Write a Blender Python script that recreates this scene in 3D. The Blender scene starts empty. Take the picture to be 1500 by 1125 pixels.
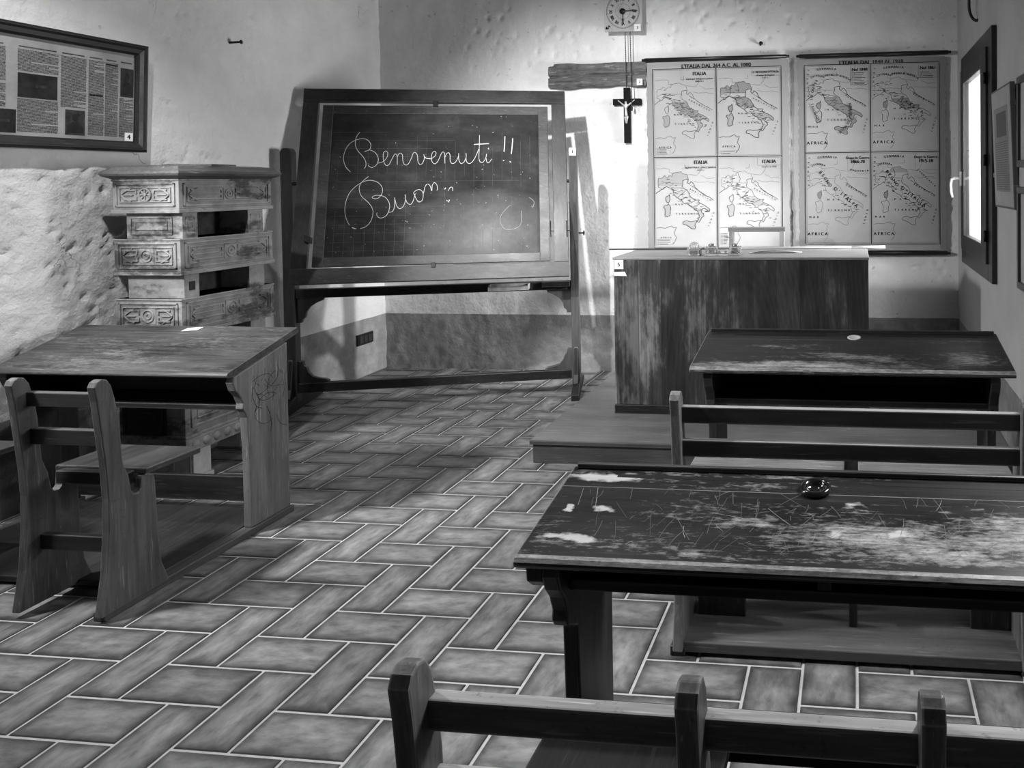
import bpy, bmesh, math, random
from mathutils import Vector, Matrix, noise
S = bpy.context.scene
COL = S.collection
random.seed(7)
V = Vector

# ------------------------------------------------------------------ mesh builder
class MB:
    def __init__(self):
        self.v, self.f, self.m, self.s = [], [], [], []
    def add(self, vs, fs, m=0, smooth=False):
        o = len(self.v)
        self.v += [V(p) for p in vs]
        for f in fs:
            self.f.append([i + o for i in f]); self.m.append(m); self.s.append(smooth)
    def box(self, x0, x1, y0, y1, z0, z1, m=0):
        self.hexa([(x0,y0,z0),(x1,y0,z0),(x1,y1,z0),(x0,y1,z0),(x0,y0,z1),(x1,y0,z1),(x1,y1,z1),(x0,y1,z1)], m)
    def hexa(self, p, m=0):
        self.add(p, [(3,2,1,0),(4,5,6,7),(0,1,5,4),(1,2,6,5),(2,3,7,6),(3,0,4,7)], m)
    def prism(self, pts, vec, m=0):
        n = len(pts); vec = V(vec)
        a = [V(p) for p in pts]; b = [p + vec for p in a]
        # orient so that the first cap looks against vec
        nrm = V((0,0,0))
        for i in range(n): nrm += a[i].cross(a[(i+1) % n])
        fs = [list(range(n))[::-1], list(range(n, 2*n))] + [(i, (i+1) % n, (i+1) % n + n, i + n) for i in range(n)]
        if nrm.dot(vec) < 0: fs = [list(f)[::-1] for f in fs]
        self.add(a + b, fs, m)
    def tube(self, path, r, n=8, m=0, cap=True):
        path = [V(p) for p in path]
        rs = r if isinstance(r, (list, tuple)) else [r]*len(path)
        vs, fs = [], []
        prev = None
        for i, p in enumerate(path):
            d = (path[min(i+1, len(path)-1)] - path[max(i-1, 0)]).normalized()
            if prev is None:
                u = d.orthogonal().normalized()
            else:
                u = (prev - d*prev.dot(d)).normalized()
            prev = u
            w = d.cross(u)
            for k in range(n):
                a = 2*math.pi*k/n
                vs.append(p + (u*math.cos(a) + w*math.sin(a))*rs[i])
        for i in range(len(path)-1):
            for k in range(n):
                fs.append((i*n+k, i*n+(k+1) % n, (i+1)*n+(k+1) % n, (i+1)*n+k))
        if cap:
            fs.append(list(range(n))[::-1]); fs.append([(len(path)-1)*n+k for k in range(n)])
        self.add(vs, fs, m, True)
    def lathe(self, prof, c, axis=(0,0,1), n=24, m=0):
        ax = V(axis).normalized(); u = ax.orthogonal().normalized(); w = ax.cross(u); c = V(c)
        vs, fs = [], []
        for r, h in prof:
            for k in range(n):
                a = 2*math.pi*k/n
                vs.append(c + ax*h + (u*math.cos(a)+w*math.sin(a))*max(r, 1e-5))
        for i in range(len(prof)-1):
            for k in range(n):
                fs.append((i*n+k, i*n+(k+1) % n, (i+1)*n+(k+1) % n, (i+1)*n+k))
        self.add(vs, fs, m, True)
    def ribbon(self, pts, w, nrm, m=0, closed=False):
        """flat stroke lying in the plane whose normal is nrm"""
        pts = [V(p) for p in pts]; nrm = V(nrm).normalized(); n = len(pts)
        if n < 2: return
        vs = []
        for i, p in enumerate(pts):
            if closed: d = pts[(i+1) % n] - pts[i-1]
            else: d = pts[min(i+1, n-1)] - pts[max(i-1, 0)]
            if d.length < 1e-9: d = V((1,0,0))
            s = nrm.cross(d.normalized()).normalized()*(w/2)
            vs += [p - s, p + s]
        fs = [(2*i, 2*i+2, 2*i+3, 2*i+1) for i in range(n-1)]
        if closed: fs.append((2*n-2, 0, 1, 2*n-1))
        self.add(vs, fs, m)
    def poly(self, pts, m=0):
        self.add(pts, [list(range(len(pts)))], m)
    def build(self, name, mats, parent=None, bevel=0.0, seg=2):
        mats = mats if isinstance(mats, (list, tuple)) else [mats]
        off = parent_origin(parent)
        me = bpy.data.meshes.new(name)
        me.from_pydata([p - off for p in self.v], [], self.f)
        for m in mats: me.materials.append(m)
        me.polygons.foreach_set('material_index', self.m)
        me.polygons.foreach_set('use_smooth', self.s)
        me.update()
        ob = bpy.data.objects.new(name, me); COL.objects.link(ob)
        if parent: ob.parent = parent
        if bevel:
            b = ob.modifiers.new('bevel', 'BEVEL'); b.width = bevel; b.segments = seg
            b.limit_method = 'ANGLE'; b.angle_limit = math.radians(40); b.harden_normals = False
        return ob

def parent_origin(p):
    o = V((0,0,0))
    while p: o += p.location; p = p.parent
    return o

def tag(o, label=None, cat=None, group=None, kind=None):
    if label: o['label'] = label
    if cat: o['category'] = cat
    if group: o['group'] = group
    if kind: o['kind'] = kind
    return o

def thing(name, loc, label, cat, group=None):
    o = bpy.data.objects.new(name, None); COL.objects.link(o)
    o.location = loc; o.empty_display_size = .05
    return tag(o, label, cat, group)

def spline(pts, k=6):
    pts = [V(p) for p in pts]
    if len(pts) < 3: return pts
    out = []
    for i in range(len(pts)-1):
        p0 = pts[max(i-1, 0)]; p1 = pts[i]; p2 = pts[i+1]; p3 = pts[min(i+2, len(pts)-1)]
        for j in range(k):
            t = j/k
            out.append(0.5*((2*p1) + (p2-p0)*t + (2*p0-5*p1+4*p2-p3)*t*t + (3*p1-p0-3*p2+p3)*t**3))
    out.append(pts[-1])
    return out

_tc = {}
def text_geo(s):
    if s not in _tc:
        cu = bpy.data.curves.new('t', 'FONT'); cu.body = s; cu.size = 1; cu.resolution_u = 2
        cu.align_x = 'CENTER'
        ob = bpy.data.objects.new('t', cu); COL.objects.link(ob)
        dg = bpy.context.evaluated_depsgraph_get(); dg.update()
        me = bpy.data.meshes.new_from_object(ob.evaluated_get(dg))
        _tc[s] = ([v.co.copy() for v in me.vertices], [list(p.vertices) for p in me.polygons])
        bpy.data.objects.remove(ob); bpy.data.curves.remove(cu); bpy.data.meshes.remove(me)
    return _tc[s]
def text(mb, s, o, ux, uy, size, m=0, sx=1.0, bold=0.0):
    vs, fs = text_geo(s); o = V(o); ux = V(ux); uy = V(uy)
    for dx in ((0,) if not bold else (-bold, bold)):
        mb.add([o + ux*((p.x*sx)*size + dx) + uy*((p.y-.35)*size) for p in vs], fs, m)
def text_path(mb, s, p0, p1, bulge, size, ux, uy, o, m=0):
    """letters spread one by one along an arc from p0 to p1 (2-D in the ux,uy frame at o)"""
    n = len(s); o = V(o); ux = V(ux); uy = V(uy)
    a = V((p0[0], p0[1])); b = V((p1[0], p1[1])); d = b-a; nn = V((-d.y, d.x)).normalized()
    for i, ch in enumerate(s):
        if ch == ' ': continue
        t = i/max(n-1, 1)
        q = a + d*t + nn*bulge*4*t*(1-t)
        tg = (d + nn*bulge*4*(1-2*t)).normalized()
        e1 = ux*tg.x + uy*tg.y; e2 = ux*(-tg.y) + uy*tg.x
        text(mb, ch, o + ux*q.x + uy*q.y, e1, e2, size*1.25, m, 1.0, .0006)

# ------------------------------------------------------------------ materials
def newmat(name):
    mt = bpy.data.materials.new(name); mt.use_nodes = True
    nt = mt.node_tree; nt.nodes.clear()
    out = nt.nodes.new('ShaderNodeOutputMaterial')
    b = nt.nodes.new('ShaderNodeBsdfPrincipled')
    nt.links.new(b.outputs[0], out.inputs[0])
    return mt, nt, b
def nd(nt, typ, props=None, **ins):
    n = nt.nodes.new(typ)
    for k, v in (props or {}).items(): setattr(n, k, v)
    for k, v in ins.items():
        key = int(k[1:]) if k[0] == '_' else k.replace('_', ' ')
        if hasattr(v, 'is_output'): nt.links.new(v, n.inputs[key])
        else: n.inputs[key].default_value = v
    return n
def mth(nt, op, a, b=0.0, clamp=False):
    return nd(nt, 'ShaderNodeMath', {'operation': op, 'use_clamp': clamp}, _0=a, _1=b).outputs[0]
def ramp(nt, fac, stops):
    r = nt.nodes.new('ShaderNodeValToRGB'); e = r.color_ramp.elements
    while len(e) < len(stops): e.new(.5)
    for k, (p, c) in enumerate(stops):
        e[k].position = p; e[k].color = (c, c, c, 1)
    nt.links.new(fac, r.inputs[0]); return r.outputs[0]
def mix(nt, fac, a, b):
    n = nt.nodes.new('ShaderNodeMix'); n.data_type = 'RGBA'
    for key, v in ((0, fac), (6, a), (7, b)):
        if hasattr(v, 'is_output'): nt.links.new(v, n.inputs[key])
        elif key == 0: n.inputs[0].default_value = v
        else: n.inputs[key].default_value = (v, v, v, 1)
    return n.outputs[2]
def noise_n(nt, co, scale, detail=4, rough=.6, stretch=None, off=0):
    if stretch or off:
        co = nd(nt, 'ShaderNodeMapping', None, Vector=co, Location=(off, off*1.7, off*.6), Scale=stretch or (1,1,1)).outputs[0]
    return nd(nt, 'ShaderNodeTexNoise', None, Vector=co, Scale=scale, Detail=detail, Roughness=rough).outputs[0]
def bump(nt, b, h, strength, dist):
    n = nd(nt, 'ShaderNodeBump', None, Strength=strength, Distance=dist, Height=h)
    nt.links.new(n.outputs[0], b.inputs['Normal'])
def objco(nt): return nt.nodes.new('ShaderNodeTexCoord').outputs['Object']

def flat(name, g, rough=.7, spec=.3, metal=0.0, var=.0, scale=20):
    mt, nt, b = newmat(name)
    if var:
        n = noise_n(nt, objco(nt), scale, 5)
        c = ramp(nt, n, [(.3, max(g-var, 0)), (.7, g+var)])
        nt.links.new(c, b.inputs['Base Color'])
        bump(nt, b, n, .15, .002)
    else: b.inputs['Base Color'].default_value = (g, g, g, 1)
    b.inputs['Roughness'].default_value = rough; b.inputs['Metallic'].default_value = metal
    b.inputs['Specular IOR Level'].default_value = spec
    return mt

def wood(name, dark, light, axis='X', wear=.0, wearc=.3, edge=0.0, rough=.5, off=0.0, spec=.4, spots=None, fine=1.0, mott=.5):
    """aged timber: long grain, blotches, worn-through patches and rubbed edges (properties of the surface)"""
    mt, nt, b = newmat(name)
    co = objco(nt)
    st = {'X': (.06,1,1), 'Y': (1,.06,1), 'Z': (1,1,.06)}[axis]
    g1 = noise_n(nt, co, 55*fine, 8, .7, st, off)
    g2 = noise_n(nt, co, 5, 5, .6, {'X': (.4,1,1), 'Y': (1,.4,1), 'Z': (1,1,.35)}[axis], off+3)
    f = mth(nt, 'ADD', mth(nt, 'MULTIPLY', g1, 1-mott), mth(nt, 'MULTIPLY', g2, mott))
    c = ramp(nt, f, [(.36, dark), (.52, (dark+light)/2), (.66, light)])
    if wear > 0 or spots:
        w1 = noise_n(nt, co, 7, 9, .72, {'X': (.35,1,1), 'Y': (1,.35,1), 'Z': (1,1,.3)}[axis], off+9)
        w2 = noise_n(nt, co, 60, 6, .75, st, off+5)
        w4 = noise_n(nt, co, 26, 9, .8, {'X': (.6,1,1), 'Y': (1,.6,1), 'Z': (1,1,.6)}[axis], off+1)
        w = mth(nt, 'ADD', mth(nt, 'ADD', mth(nt, 'MULTIPLY', w1, .50), mth(nt, 'MULTIPLY', w2, .22)), mth(nt, 'MULTIPLY', w4, .28))
        thr = .66 - .25*wear
        acc = w
        if spots:
            tot = None
            wn_ = nd(nt, 'ShaderNodeTexNoise', None, Vector=co, Scale=16., Detail=5.).outputs['Color']
            warp = nd(nt, 'ShaderNodeVectorMath', {'operation': 'MULTIPLY'}, _0=nd(nt, 'ShaderNodeVectorMath', {'operation': 'SUBTRACT'}, _0=wn_, _1=(.5, .5, .5)).outputs[0], _1=(.16, .07, 0)).outputs[0]
            for (cx, cy, rx, ry, amt) in spots:
                q = nd(nt, 'ShaderNodeVectorMath', {'operation': 'SUBTRACT'}, _0=co, _1=(cx, cy, 0)).outputs[0]
                q = nd(nt, 'ShaderNodeVectorMath', {'operation': 'ADD'}, _0=q, _1=warp).outputs[0]
                q = nd(nt, 'ShaderNodeVectorMath', {'operation': 'MULTIPLY'}, _0=q, _1=(1/rx, 1/ry, 0)).outputs[0]
                l = nd(nt, 'ShaderNodeVectorMath', {'operation': 'LENGTH'}, _0=q).outputs['Value']
                k = mth(nt, 'MULTIPLY', mth(nt, 'SUBTRACT', 1.0, l, True), amt)
                tot = k if tot is None else mth(nt, 'MAXIMUM', tot, k)
            acc = mth(nt, 'ADD', w, tot)
        w3 = noise_n(nt, co, 150, 4, .7, {'X': (.25,1,1), 'Y': (1,.25,1), 'Z': (1,1,.25)}[axis], off+2)
        acc = mth(nt, 'ADD', acc, mth(nt, 'MULTIPLY', mth(nt, 'SUBTRACT', w3, .5), .36))
        mk = ramp(nt, acc, [(thr, 0), (thr+.22, .95)])
        c = mix(nt, mk, c, mix(nt, w2, wearc*.45, wearc*1.45))
    sp = noise_n(nt, co, 75, 3, .6, None, off+13); sp2 = noise_n(nt, co, 120, 3, .6, st, off+17)
    c = mix(nt, ramp(nt, sp, [(.63, 0), (.70, .5)]), c, dark*.6)
    c = mix(nt, ramp(nt, sp2, [(.62, 0), (.72, .55)]), c, min(light*1.9+.02, .8))
    if edge > 0:
        geo = nt.nodes.new('ShaderNodeNewGeometry')
        bv = nd(nt, 'ShaderNodeBevel', {'samples': 4}, Radius=.006).outputs[0]
        dt = nd(nt, 'ShaderNodeVectorMath', {'operation': 'DOT_PRODUCT'}, _0=bv, _1=geo.outputs['Normal']).outputs['Value']
        e = mth(nt, 'SUBTRACT', 1.0, dt)
        e = mth(nt, 'MULTIPLY', e, mth(nt, 'MULTIPLY', g1, 9*edge), True)
        c = mix(nt, e, c, wearc)
    nt.links.new(c, b.inputs['Base Color'])
    b.inputs['Specular IOR Level'].default_value = spec
    r = ramp(nt, g2, [(.3, rough-.12), (.7, rough+.12)]); nt.links.new(r, b.inputs['Roughness'])
    bump(nt, b, f, .35, .003)
    return mt

def plaster(name, base, dado, dado_z, strength=.6, fleck=0.0):
    mt, nt, b = newmat(name)
    co = objco(nt)
    n1 = noise_n(nt, co, 2.2, 6, .6)
    n2 = noise_n(nt, co, 14, 8, .65)
    n3 = noise_n(nt, co, 70, 4, .6)
    c = ramp(nt, n1, [(.3, base*.86), (.7, min(base*1.08, .9))])
    vc = nd(nt, 'ShaderNodeTexVoronoi', {'feature': 'DISTANCE_TO_EDGE'}, Vector=nd(nt, 'ShaderNodeVectorMath', {'operation': 'ADD'}, _0=co, _1=nd(nt, 'ShaderNodeTexNoise', None, Vector=co, Scale=4., Detail=6.).outputs['Color']).outputs[0], Scale=1.3).outputs['Distance']
    crack = ramp(nt, vc, [(.0, 1), (.006, 0)])
    crack = mth(nt, 'MULTIPLY', crack, ramp(nt, noise_n(nt, co, 1.3, 2, .5, None, 5), [(.60, 0), (.66, .7)]))
    if dado is not None:
        z = nd(nt, 'ShaderNodeSeparateXYZ', None, Vector=co).outputs[2]
        zz = mth(nt, 'ADD', z, mth(nt, 'MULTIPLY', mth(nt, 'SUBTRACT', n2, .5), .012))
        mk = mth(nt, 'LESS_THAN', zz, dado_z)
        dc = ramp(nt, noise_n(nt, co, 5, 8, .68, None, 4), [(.3, dado*.7), (.5, dado), (.72, dado*1.5)])
        c = mix(nt, mk, c, dc)
    if fleck:
        fl = ramp(nt, noise_n(nt, co, 26, 2, .4, None, 8), [(.70, 0), (.73, 1)])
        fl = mth(nt, 'MULTIPLY', fl, fleck)
        c = mix(nt, fl, c, base*.3)
    c = mix(nt, mth(nt, 'MULTIPLY', crack, .5), c, base*.25)
    nt.links.new(c, b.inputs['Base Color'])
    b.inputs['Roughness'].default_value = .92; b.inputs['Specular IOR Level'].default_value = .12
    n4 = noise_n(nt, co, 7, 4, .5, None, 2)
    h = mth(nt, 'ADD', mth(nt, 'MULTIPLY', n2, 1.0), mth(nt, 'MULTIPLY', n3, .22))
    h = mth(nt, 'ADD', h, mth(nt, 'MULTIPLY', n4, .9))
    h = mth(nt, 'SUBTRACT', h, mth(nt, 'MULTIPLY', crack, .5))
    bump(nt, b, h, strength, .012)
    return mt

CHALK= [[(335,74),(308,103),(292,138),(285,172),(292,221),(312,263),(344,288),(382,300),(414,293),(437,266),(439,238),(429,221),(405,212)],[(434,223),(463,210),(485,182),(492,150),(482,119),(459,103),(440,112),(437,119)],[(368,345),(353,320),(346,288),(350,249),(368,214),(398,179),(418,144),(421,112),(413,97)],[(493,133),(511,138),(529,150),(544,178),(544,203),(533,215),(521,206),(519,178),(528,136),(543,116),(558,123),(569,150),(584,188),(593,194),(602,178),(607,122)],[(603,171),(611,195),(624,199),(634,185),(640,142),(654,120),(672,125),(688,163),(698,199),(710,204),(724,184),(730,142),(743,122),(758,131),(767,163),(762,191)],[(767,174),(781,164),(809,161)],[(359,-276),(338,-236),(324,-182),(325,-122),(343,-62),(381,-15),(424,12),(463,17),(503,1),(529,-33),(530,-71),(511,-101),(487,-104),(475,-96),(489,-84),(522,-84),(553,-98),(577,-133),(581,-173),(568,-214),(539,-232),(517,-223),(510,-206),(512,-196)],[(443,43),(415,16),(396,-15),(398,-56),(417,-93),(453,-127),(480,-165),(488,-205),(478,-252),(454,-285),(422,-298)],[(374,-289),(387,-296),(399,-299)],[(578,-195),(599,-191),(609,-167),(610,-133),(607,-98)],[(610,-113),(623,-154),(643,-173),(663,-155),(672,-114),(667,-80)],[(672,-110),(683,-134),(702,-146),(716,-128),(725,-87),(727,-75)],[(725,-87),(718,-67),(738,-50),(757,-50),(774,-74),(773,-115),(759,-129),(740,-118),(725,-87)],[(810,161),(831,180),(836,202),(826,211),(814,202),(809,170),(817,138),(834,126),(851,145),(865,187),(876,206),(886,201),(891,169),(894,128)],[(892,169),(902,196),(914,201),(923,183),(925,148),(937,128),(956,134),(973,169),(975,199)],[(975,199),(978,155),(991,128),(1009,135),(1022,169),(1020,199)],[(1022,169),(1025,144),(1038,127),(1057,133),(1078,168),(1098,226)],[(1099,324),(1101,226),(1102,161),(1114,134),(1130,138),(1145,168),(1147,193)],[(1147,161),(1152,136),(1165,132),(1181,157)],[(1067,259),(1112,262),(1160,265)],[(1156,233),(1161,226)],[(1259,317),(1259,262),(1257,207)],[(1309,303),(1307,247),(1303,192)],[(1253,145),(1260,145)],[(1294,140),(1302,133)],[(775,-81),(779,-54),(784,-26),(798,-11),(814,-26),(825,-58),(826,-20),(838,-2),(854,-20),(860,-51)],[(902,-48),(908,-38)],[(923,-59),(936,-35),(949,-38),(951,-59)],[(917,-121),(923,-128)],[(929,-135),(935,-118)]]
# ------------------------------------------------------------------ palette
W_DARK = wood('dark_varnished_oak', .005, .028, 'X', .25, .22, .8, .42, 0, .3)
W_DARKZ = wood('dark_varnished_oak_upright', .005, .028, 'Z', .25, .2, .8, .42, 2, .3)
W_DARKY = wood('dark_varnished_oak_depthwise', .005, .03, 'Y', .3, .2, .8, .45, 4, .3)
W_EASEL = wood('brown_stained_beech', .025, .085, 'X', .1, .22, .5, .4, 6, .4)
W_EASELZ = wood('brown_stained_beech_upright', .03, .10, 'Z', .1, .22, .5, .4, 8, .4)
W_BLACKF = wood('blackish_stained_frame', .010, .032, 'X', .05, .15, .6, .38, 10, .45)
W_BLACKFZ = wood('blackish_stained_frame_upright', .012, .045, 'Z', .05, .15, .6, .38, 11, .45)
PAPER = flat('white_card', .82, .8, .1)
INK = flat('black_ink', .015, .8, .1)
IRON = flat('black_iron', .012, .45, .4, .3)
STEEL = flat('dull_steel', .35, .35, .5, .9)

# ------------------------------------------------------------------ room shell
XL, XR, YB, YF, ZC = -3.58, .73, 5.5, -1.6, 3.2
H_DADO = .418
WALL_L = plaster('limewashed_rough_wall', .70, .27, H_DADO, 1.0)
WALL_B = plaster('limewashed_back_wall', .80, .27, H_DADO, .55, .35)
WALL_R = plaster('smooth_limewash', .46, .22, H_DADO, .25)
WALL_P = plaster('plain_limewash', .32, None, 0, .3)
CEIL = wood('dark_ceiling_boards', .05, .12, 'Y', 0, .2, 0, .7, 50)

def frange(a, b, st):
    n = max(1, int(round((b-a)/st))); return [a+(b-a)*i/n for i in range(n+1)]
def wall_grid(name, us, vs, fn, mat, kind='structure'):
    verts = [fn(u, v) for v in vs for u in us]; nu = len(us)
    faces = [(j*nu+i, j*nu+i+1, (j+1)*nu+i+1, (j+1)*nu+i) for j in range(len(vs)-1) for i in range(nu-1)]
    me = bpy.data.meshes.new(name); me.from_pydata(verts, [], faces); me.materials.append(mat)
    me.polygons.foreach_set('use_smooth', [True]*len(faces)); me.update()
    ob = bpy.data.objects.new(name, me); COL.objects.link(ob); ob['kind'] = kind
    return ob

# chisel marks hacked into the left wall below the framed newspaper
rnd = random.Random(11)
chips = []
for _ in range(620):
    y = rnd.uniform(1.2, 4.3); z = rnd.uniform(.5, 1.6)
    if rnd.random() < .25: z = rnd.uniform(1.5, 2.6)
    chips.append((y, z, rnd.uniform(.014, .032), rnd.uniform(.013, .027), rnd.uniform(.5, .9), rnd.uniform(.007, .017)))
cells = {}
for c in chips:
    for a in range(int((c[0]-.1)*5), int((c[0]+.1)*5)+1):
        for b in range(int((c[1]-.1)*5), int((c[1]+.1)*5)+1):
            cells.setdefault((a, b), []).append(c)
def left_fn(y, z):
    d = .010*noise.noise(V((y*1.6, z*1.6, 3))) + .0045*noise.noise(V((y*6, z*6, 9))) + .0028*noise.noise(V((y*19, z*19, 1))) + .0022*noise.noise(V((y*37, z*37, 4)))
    if z < 1.6: d += .003*noise.noise(V((y*11, z*11, 21)))
    for (cy, cz, ry, rz, an, dep) in cells.get((int(y*5), int(z*5)), ()):
        p = (y-cy)*math.cos(an)+(z-cz)*math.sin(an); q = -(y-cy)*math.sin(an)+(z-cz)*math.cos(an)
        u_ = q/rz; r = abs(p/ry)/max(.08, .5+.5*u_)      # wedge-shaped chip: wide and deep at its upper edge
        if abs(u_) < 1 and r < 1: d -= dep*min(1, (1-r)*3)*min(1, (1-u_)*5)*(.5+.5*u_)
    return (XL-.008+d, y, z)
ys = frange(YF, 2.2, .08)[:-1] + frange(2.2, YB+.05, .0135)
zs = frange(0, 2.75, .0135)[:-1] + frange(2.75, ZC, .1)
wall_left = wall_grid('wall_left', ys, zs, left_fn, WALL_L)

pits = [(rnd.uniform(-2.9, .4), rnd.uniform(2.25, 2.75), rnd.uniform(.012, .026), rnd.uniform(.007, .013)) for _ in range(130)]
pits += [(rnd.uniform(-.2, .66), rnd.uniform(.6, .85), rnd.uniform(.016, .03), .009) for _ in range(16)]
pits += [(.69, z_, .026, .010) for z_ in (.95, 1.05, 1.19, 1.27, 1.35)]
pc = {}
for p in pits:
    for a in range(int(math.floor((p[0]-.05)*5)), int(math.floor((p[0]+.05)*5))+1):
        for b in range(int(math.floor((p[1]-.05)*5)), int(math.floor((p[1]+.05)*5))+1):
            pc.setdefault((a, b), []).append(p)
def back_fn(x, z):
    d = .006*noise.noise(V((x*1.4, z*1.4, 13))) + .003*noise.noise(V((x*6, z*6, 5)))
    d += (.005 if z < .45 else .0012)*noise.noise(V((x*15, z*15, 2)))
    if z > H_DADO: d -= .004*0
    for (cx, cz, r_, dep) in pc.get((int(math.floor(x*5)), int(math.floor(z*5))), ()):
        r = ((x-cx)**2+(z-cz)**2)/r_**2
        if r < 1: d -= dep*(1-r)
    return (x, YB+.006-d, z)
wall_back = wall_grid('wall_back', frange(XL-.06, XR+.05, .016), frange(0, 2.8, .016)[:-1]+frange(2.8, ZC, .1), back_fn, WALL_B)

# right wall with the window embrasure (0.45 m deep)
WY0, WY1, WZ0, WZ1 = 4.20, 5.02, .98, 2.08
mb = MB()
XO = XR+.42
mb.box(XR, XO, YF, WY0, 0, ZC); mb.box(XR, XO, WY1, YB+.1, 0, ZC)
mb.box(XR, XO, WY0, WY1, 0, WZ0); mb.box(XR, XO, WY0, WY1, WZ1, ZC)
tag(mb.build('wall_right', WALL_R), kind='structure')
mb = MB(); mb.box(XL-.1, XO, YF-.1, YF, 0, ZC); tag(mb.build('wall_front', WALL_P), kind='structure')
mb = MB(); mb.box(XL-.1, XO, YF-.1, YB+.1, ZC, ZC+.1); tag(mb.build('ceiling', CEIL), kind='structure')

# herringbone clay tiles
TU = .155; TX = -13.00814*TU; TY = 12.96393*TU
def make_floor():
    mt, nt, b = newmat('clay_tile_glaze')
    uv = nt.nodes.new('ShaderNodeTexCoord').outputs['UV']
    at = nd(nt, 'ShaderNodeAttribute', {'attribute_name': 'tone'}).outputs['Fac']
    s = nd(nt, 'ShaderNodeSeparateXYZ', None, Vector=uv)
    L, Wd = 2*TU-.009, TU-.009
    co = objco(nt)
    du = mth(nt, 'MULTIPLY', mth(nt, 'MINIMUM', s.outputs[0], mth(nt, 'SUBTRACT', 1.0, s.outputs[0])), L)
    dv = mth(nt, 'MULTIPLY', mth(nt, 'MINIMUM', s.outputs[1], mth(nt, 'SUBTRACT', 1.0, s.outputs[1])), Wd)
    d = mth(nt, 'MINIMUM', du, dv)
    nA = noise_n(nt, co, 14, 7, .65)
    nB = noise_n(nt, nd(nt, 'ShaderNodeVectorMath', {'operation': 'ADD'}, _0=nd(nt, 'ShaderNodeVectorMath', {'operation': 'MULTIPLY'}, _0=uv, _1=(1.5, 1.5, 1)).outputs[0], _1=nd(nt, 'ShaderNodeCombineXYZ', None, X=mth(nt, 'MULTIPLY', at, 37.0), Y=mth(nt, 'MULTIPLY', at, 91.0)).outputs[0]).outputs[0], 2.6, 7, .62)
    d2 = mth(nt, 'ADD', d, mth(nt, 'MULTIPLY', mth(nt, 'SUBTRACT', nA, .5), .05))
    k = ramp(nt, mth(nt, 'DIVIDE', d2, .06), [(.0, 0), (.40, .7), (1, 1)])
    c = mix(nt, k, .06, mix(nt, ramp(nt, nB, [(.30, 0), (.68, 1)]), .12, .34))
    tone = nd(nt, 'ShaderNodeMapRange', None, _0=at, _1=0., _2=1., _3=.82, _4=1.16).outputs[0]
    c = nd(nt, 'ShaderNodeVectorMath', {'operation': 'SCALE'}, _0=c, Scale=tone).outputs[0]
    nt.links.new(c, b.inputs['Base Color'])
    nt.links.new(ramp(nt, nA, [(.3, .36), (.7, .56)]), b.inputs['Roughness'])
    b.inputs['Specular IOR Level'].default_value = .35
    bump(nt, b, nB, .12, .004)
    grout = flat('cement_grout', .52, .9, .1, 0, .07, 30)
    verts, faces, mats, uvs, tone = [], [], [], [], []
    def quad(p, m, u, t):
        o = len(verts); verts.extend(p); faces.append((o, o+1, o+2, o+3)); mats.append(m); uvs.extend(u); tone.append(t)
    quad([(XL-.05, YF, -.003), (XR, YF, -.003), (XR, YB+.03, -.003), (XL-.05, YB+.03, -.003)], 1, [(0, 0)]*4, 0)
    quad([(XL-.05, YF, -.05), (XL-.05, YB+.03, -.05), (XR, YB+.03, -.05), (XR, YF, -.05)], 1, [(0, 0)]*4, 0)
    g = .0042
    r2 = random.Random(3)
    for m in range(-14, 14):
        for k in range(-60, 60):
            ou = k+3*m; ov = -k+m
            for (u0, v0, w, h) in ((ou, ov, 2, 1), (ou+2, ov, 1, 2)):
                x0 = TX+u0*TU+g; x1 = TX+(u0+w)*TU-g; y1 = TY-v0*TU-g; y0 = TY-(v0+h)*TU+g
                X0, X1, Y0, Y1 = max(x0, XL-.04), min(x1, XR), max(y0, YF), min(y1, YB+.02)
                if X1-X0 < .004 or Y1-Y0 < .004: continue
                f = lambda x, y: ((x-x0)/(x1-x0), (y-y0)/(y1-y0)) if w == 2 else ((y-y0)/(y1-y0), (x-x0)/(x1-x0))
                P = [(X0, Y0), (X1, Y0), (X1, Y1), (X0, Y1)]; U_ = [f(*p) for p in P]; t = r2.random()
                i = .0022
                Q = [(X0+i, Y0+i), (X1-i, Y0+i), (X1-i, Y1-i), (X0+i, Y1-i)]
                quad([(x, y, 0) for x, y in Q], 0, U_, t)
                for a in range(4):
                    bb = (a+1) % 4
                    quad([(*P[a], -.003), (*P[bb], -.003), (*Q[bb], 0), (*Q[a], 0)], 0, [U_[a], U_[bb], U_[bb], U_[a]], t)
    me = bpy.data.meshes.new('floor'); me.from_pydata(verts, [], faces)
    me.materials.append(mt); me.materials.append(grout)
    me.polygons.foreach_set('material_index', mats)
    ul = me.uv_layers.new(name='UVMap'); ul.data.foreach_set('uv', [c for p in uvs for c in p])
    ta = me.attributes.new('tone', 'FLOAT', 'FACE'); ta.data.foreach_set('value', tone)
    me.update()
    ob = bpy.data.objects.new('floor', me); COL.objects.link(ob); ob['kind'] = 'structure'
make_floor()

# teacher's platform
PZ = .12
def make_platform():
    lino = wood('grey_linoleum', .12, .21, 'X', .0, .3, 0, .6, 3, .25, None, .5, .7)
    edge = wood('platform_timber', .03, .08, 'X', .2, .22, .6, .5, 1)
    mb = MB(); mb.box(-1.61, XR-.003, 3.655, YB-.014, .002, PZ-.012)
    mb.box(-1.622, XR-.003, 3.640, YB-.014, PZ-.022, PZ-.003)
    p = tag(mb.build('trim_1', edge, None, .002), kind='structure')
    mb = MB(); mb.box(-1.618, XR-.003, 3.645, YB-.014, PZ-.003, PZ)
    tag(mb.build('trim_2', lino), kind='structure')
make_platform()

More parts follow.
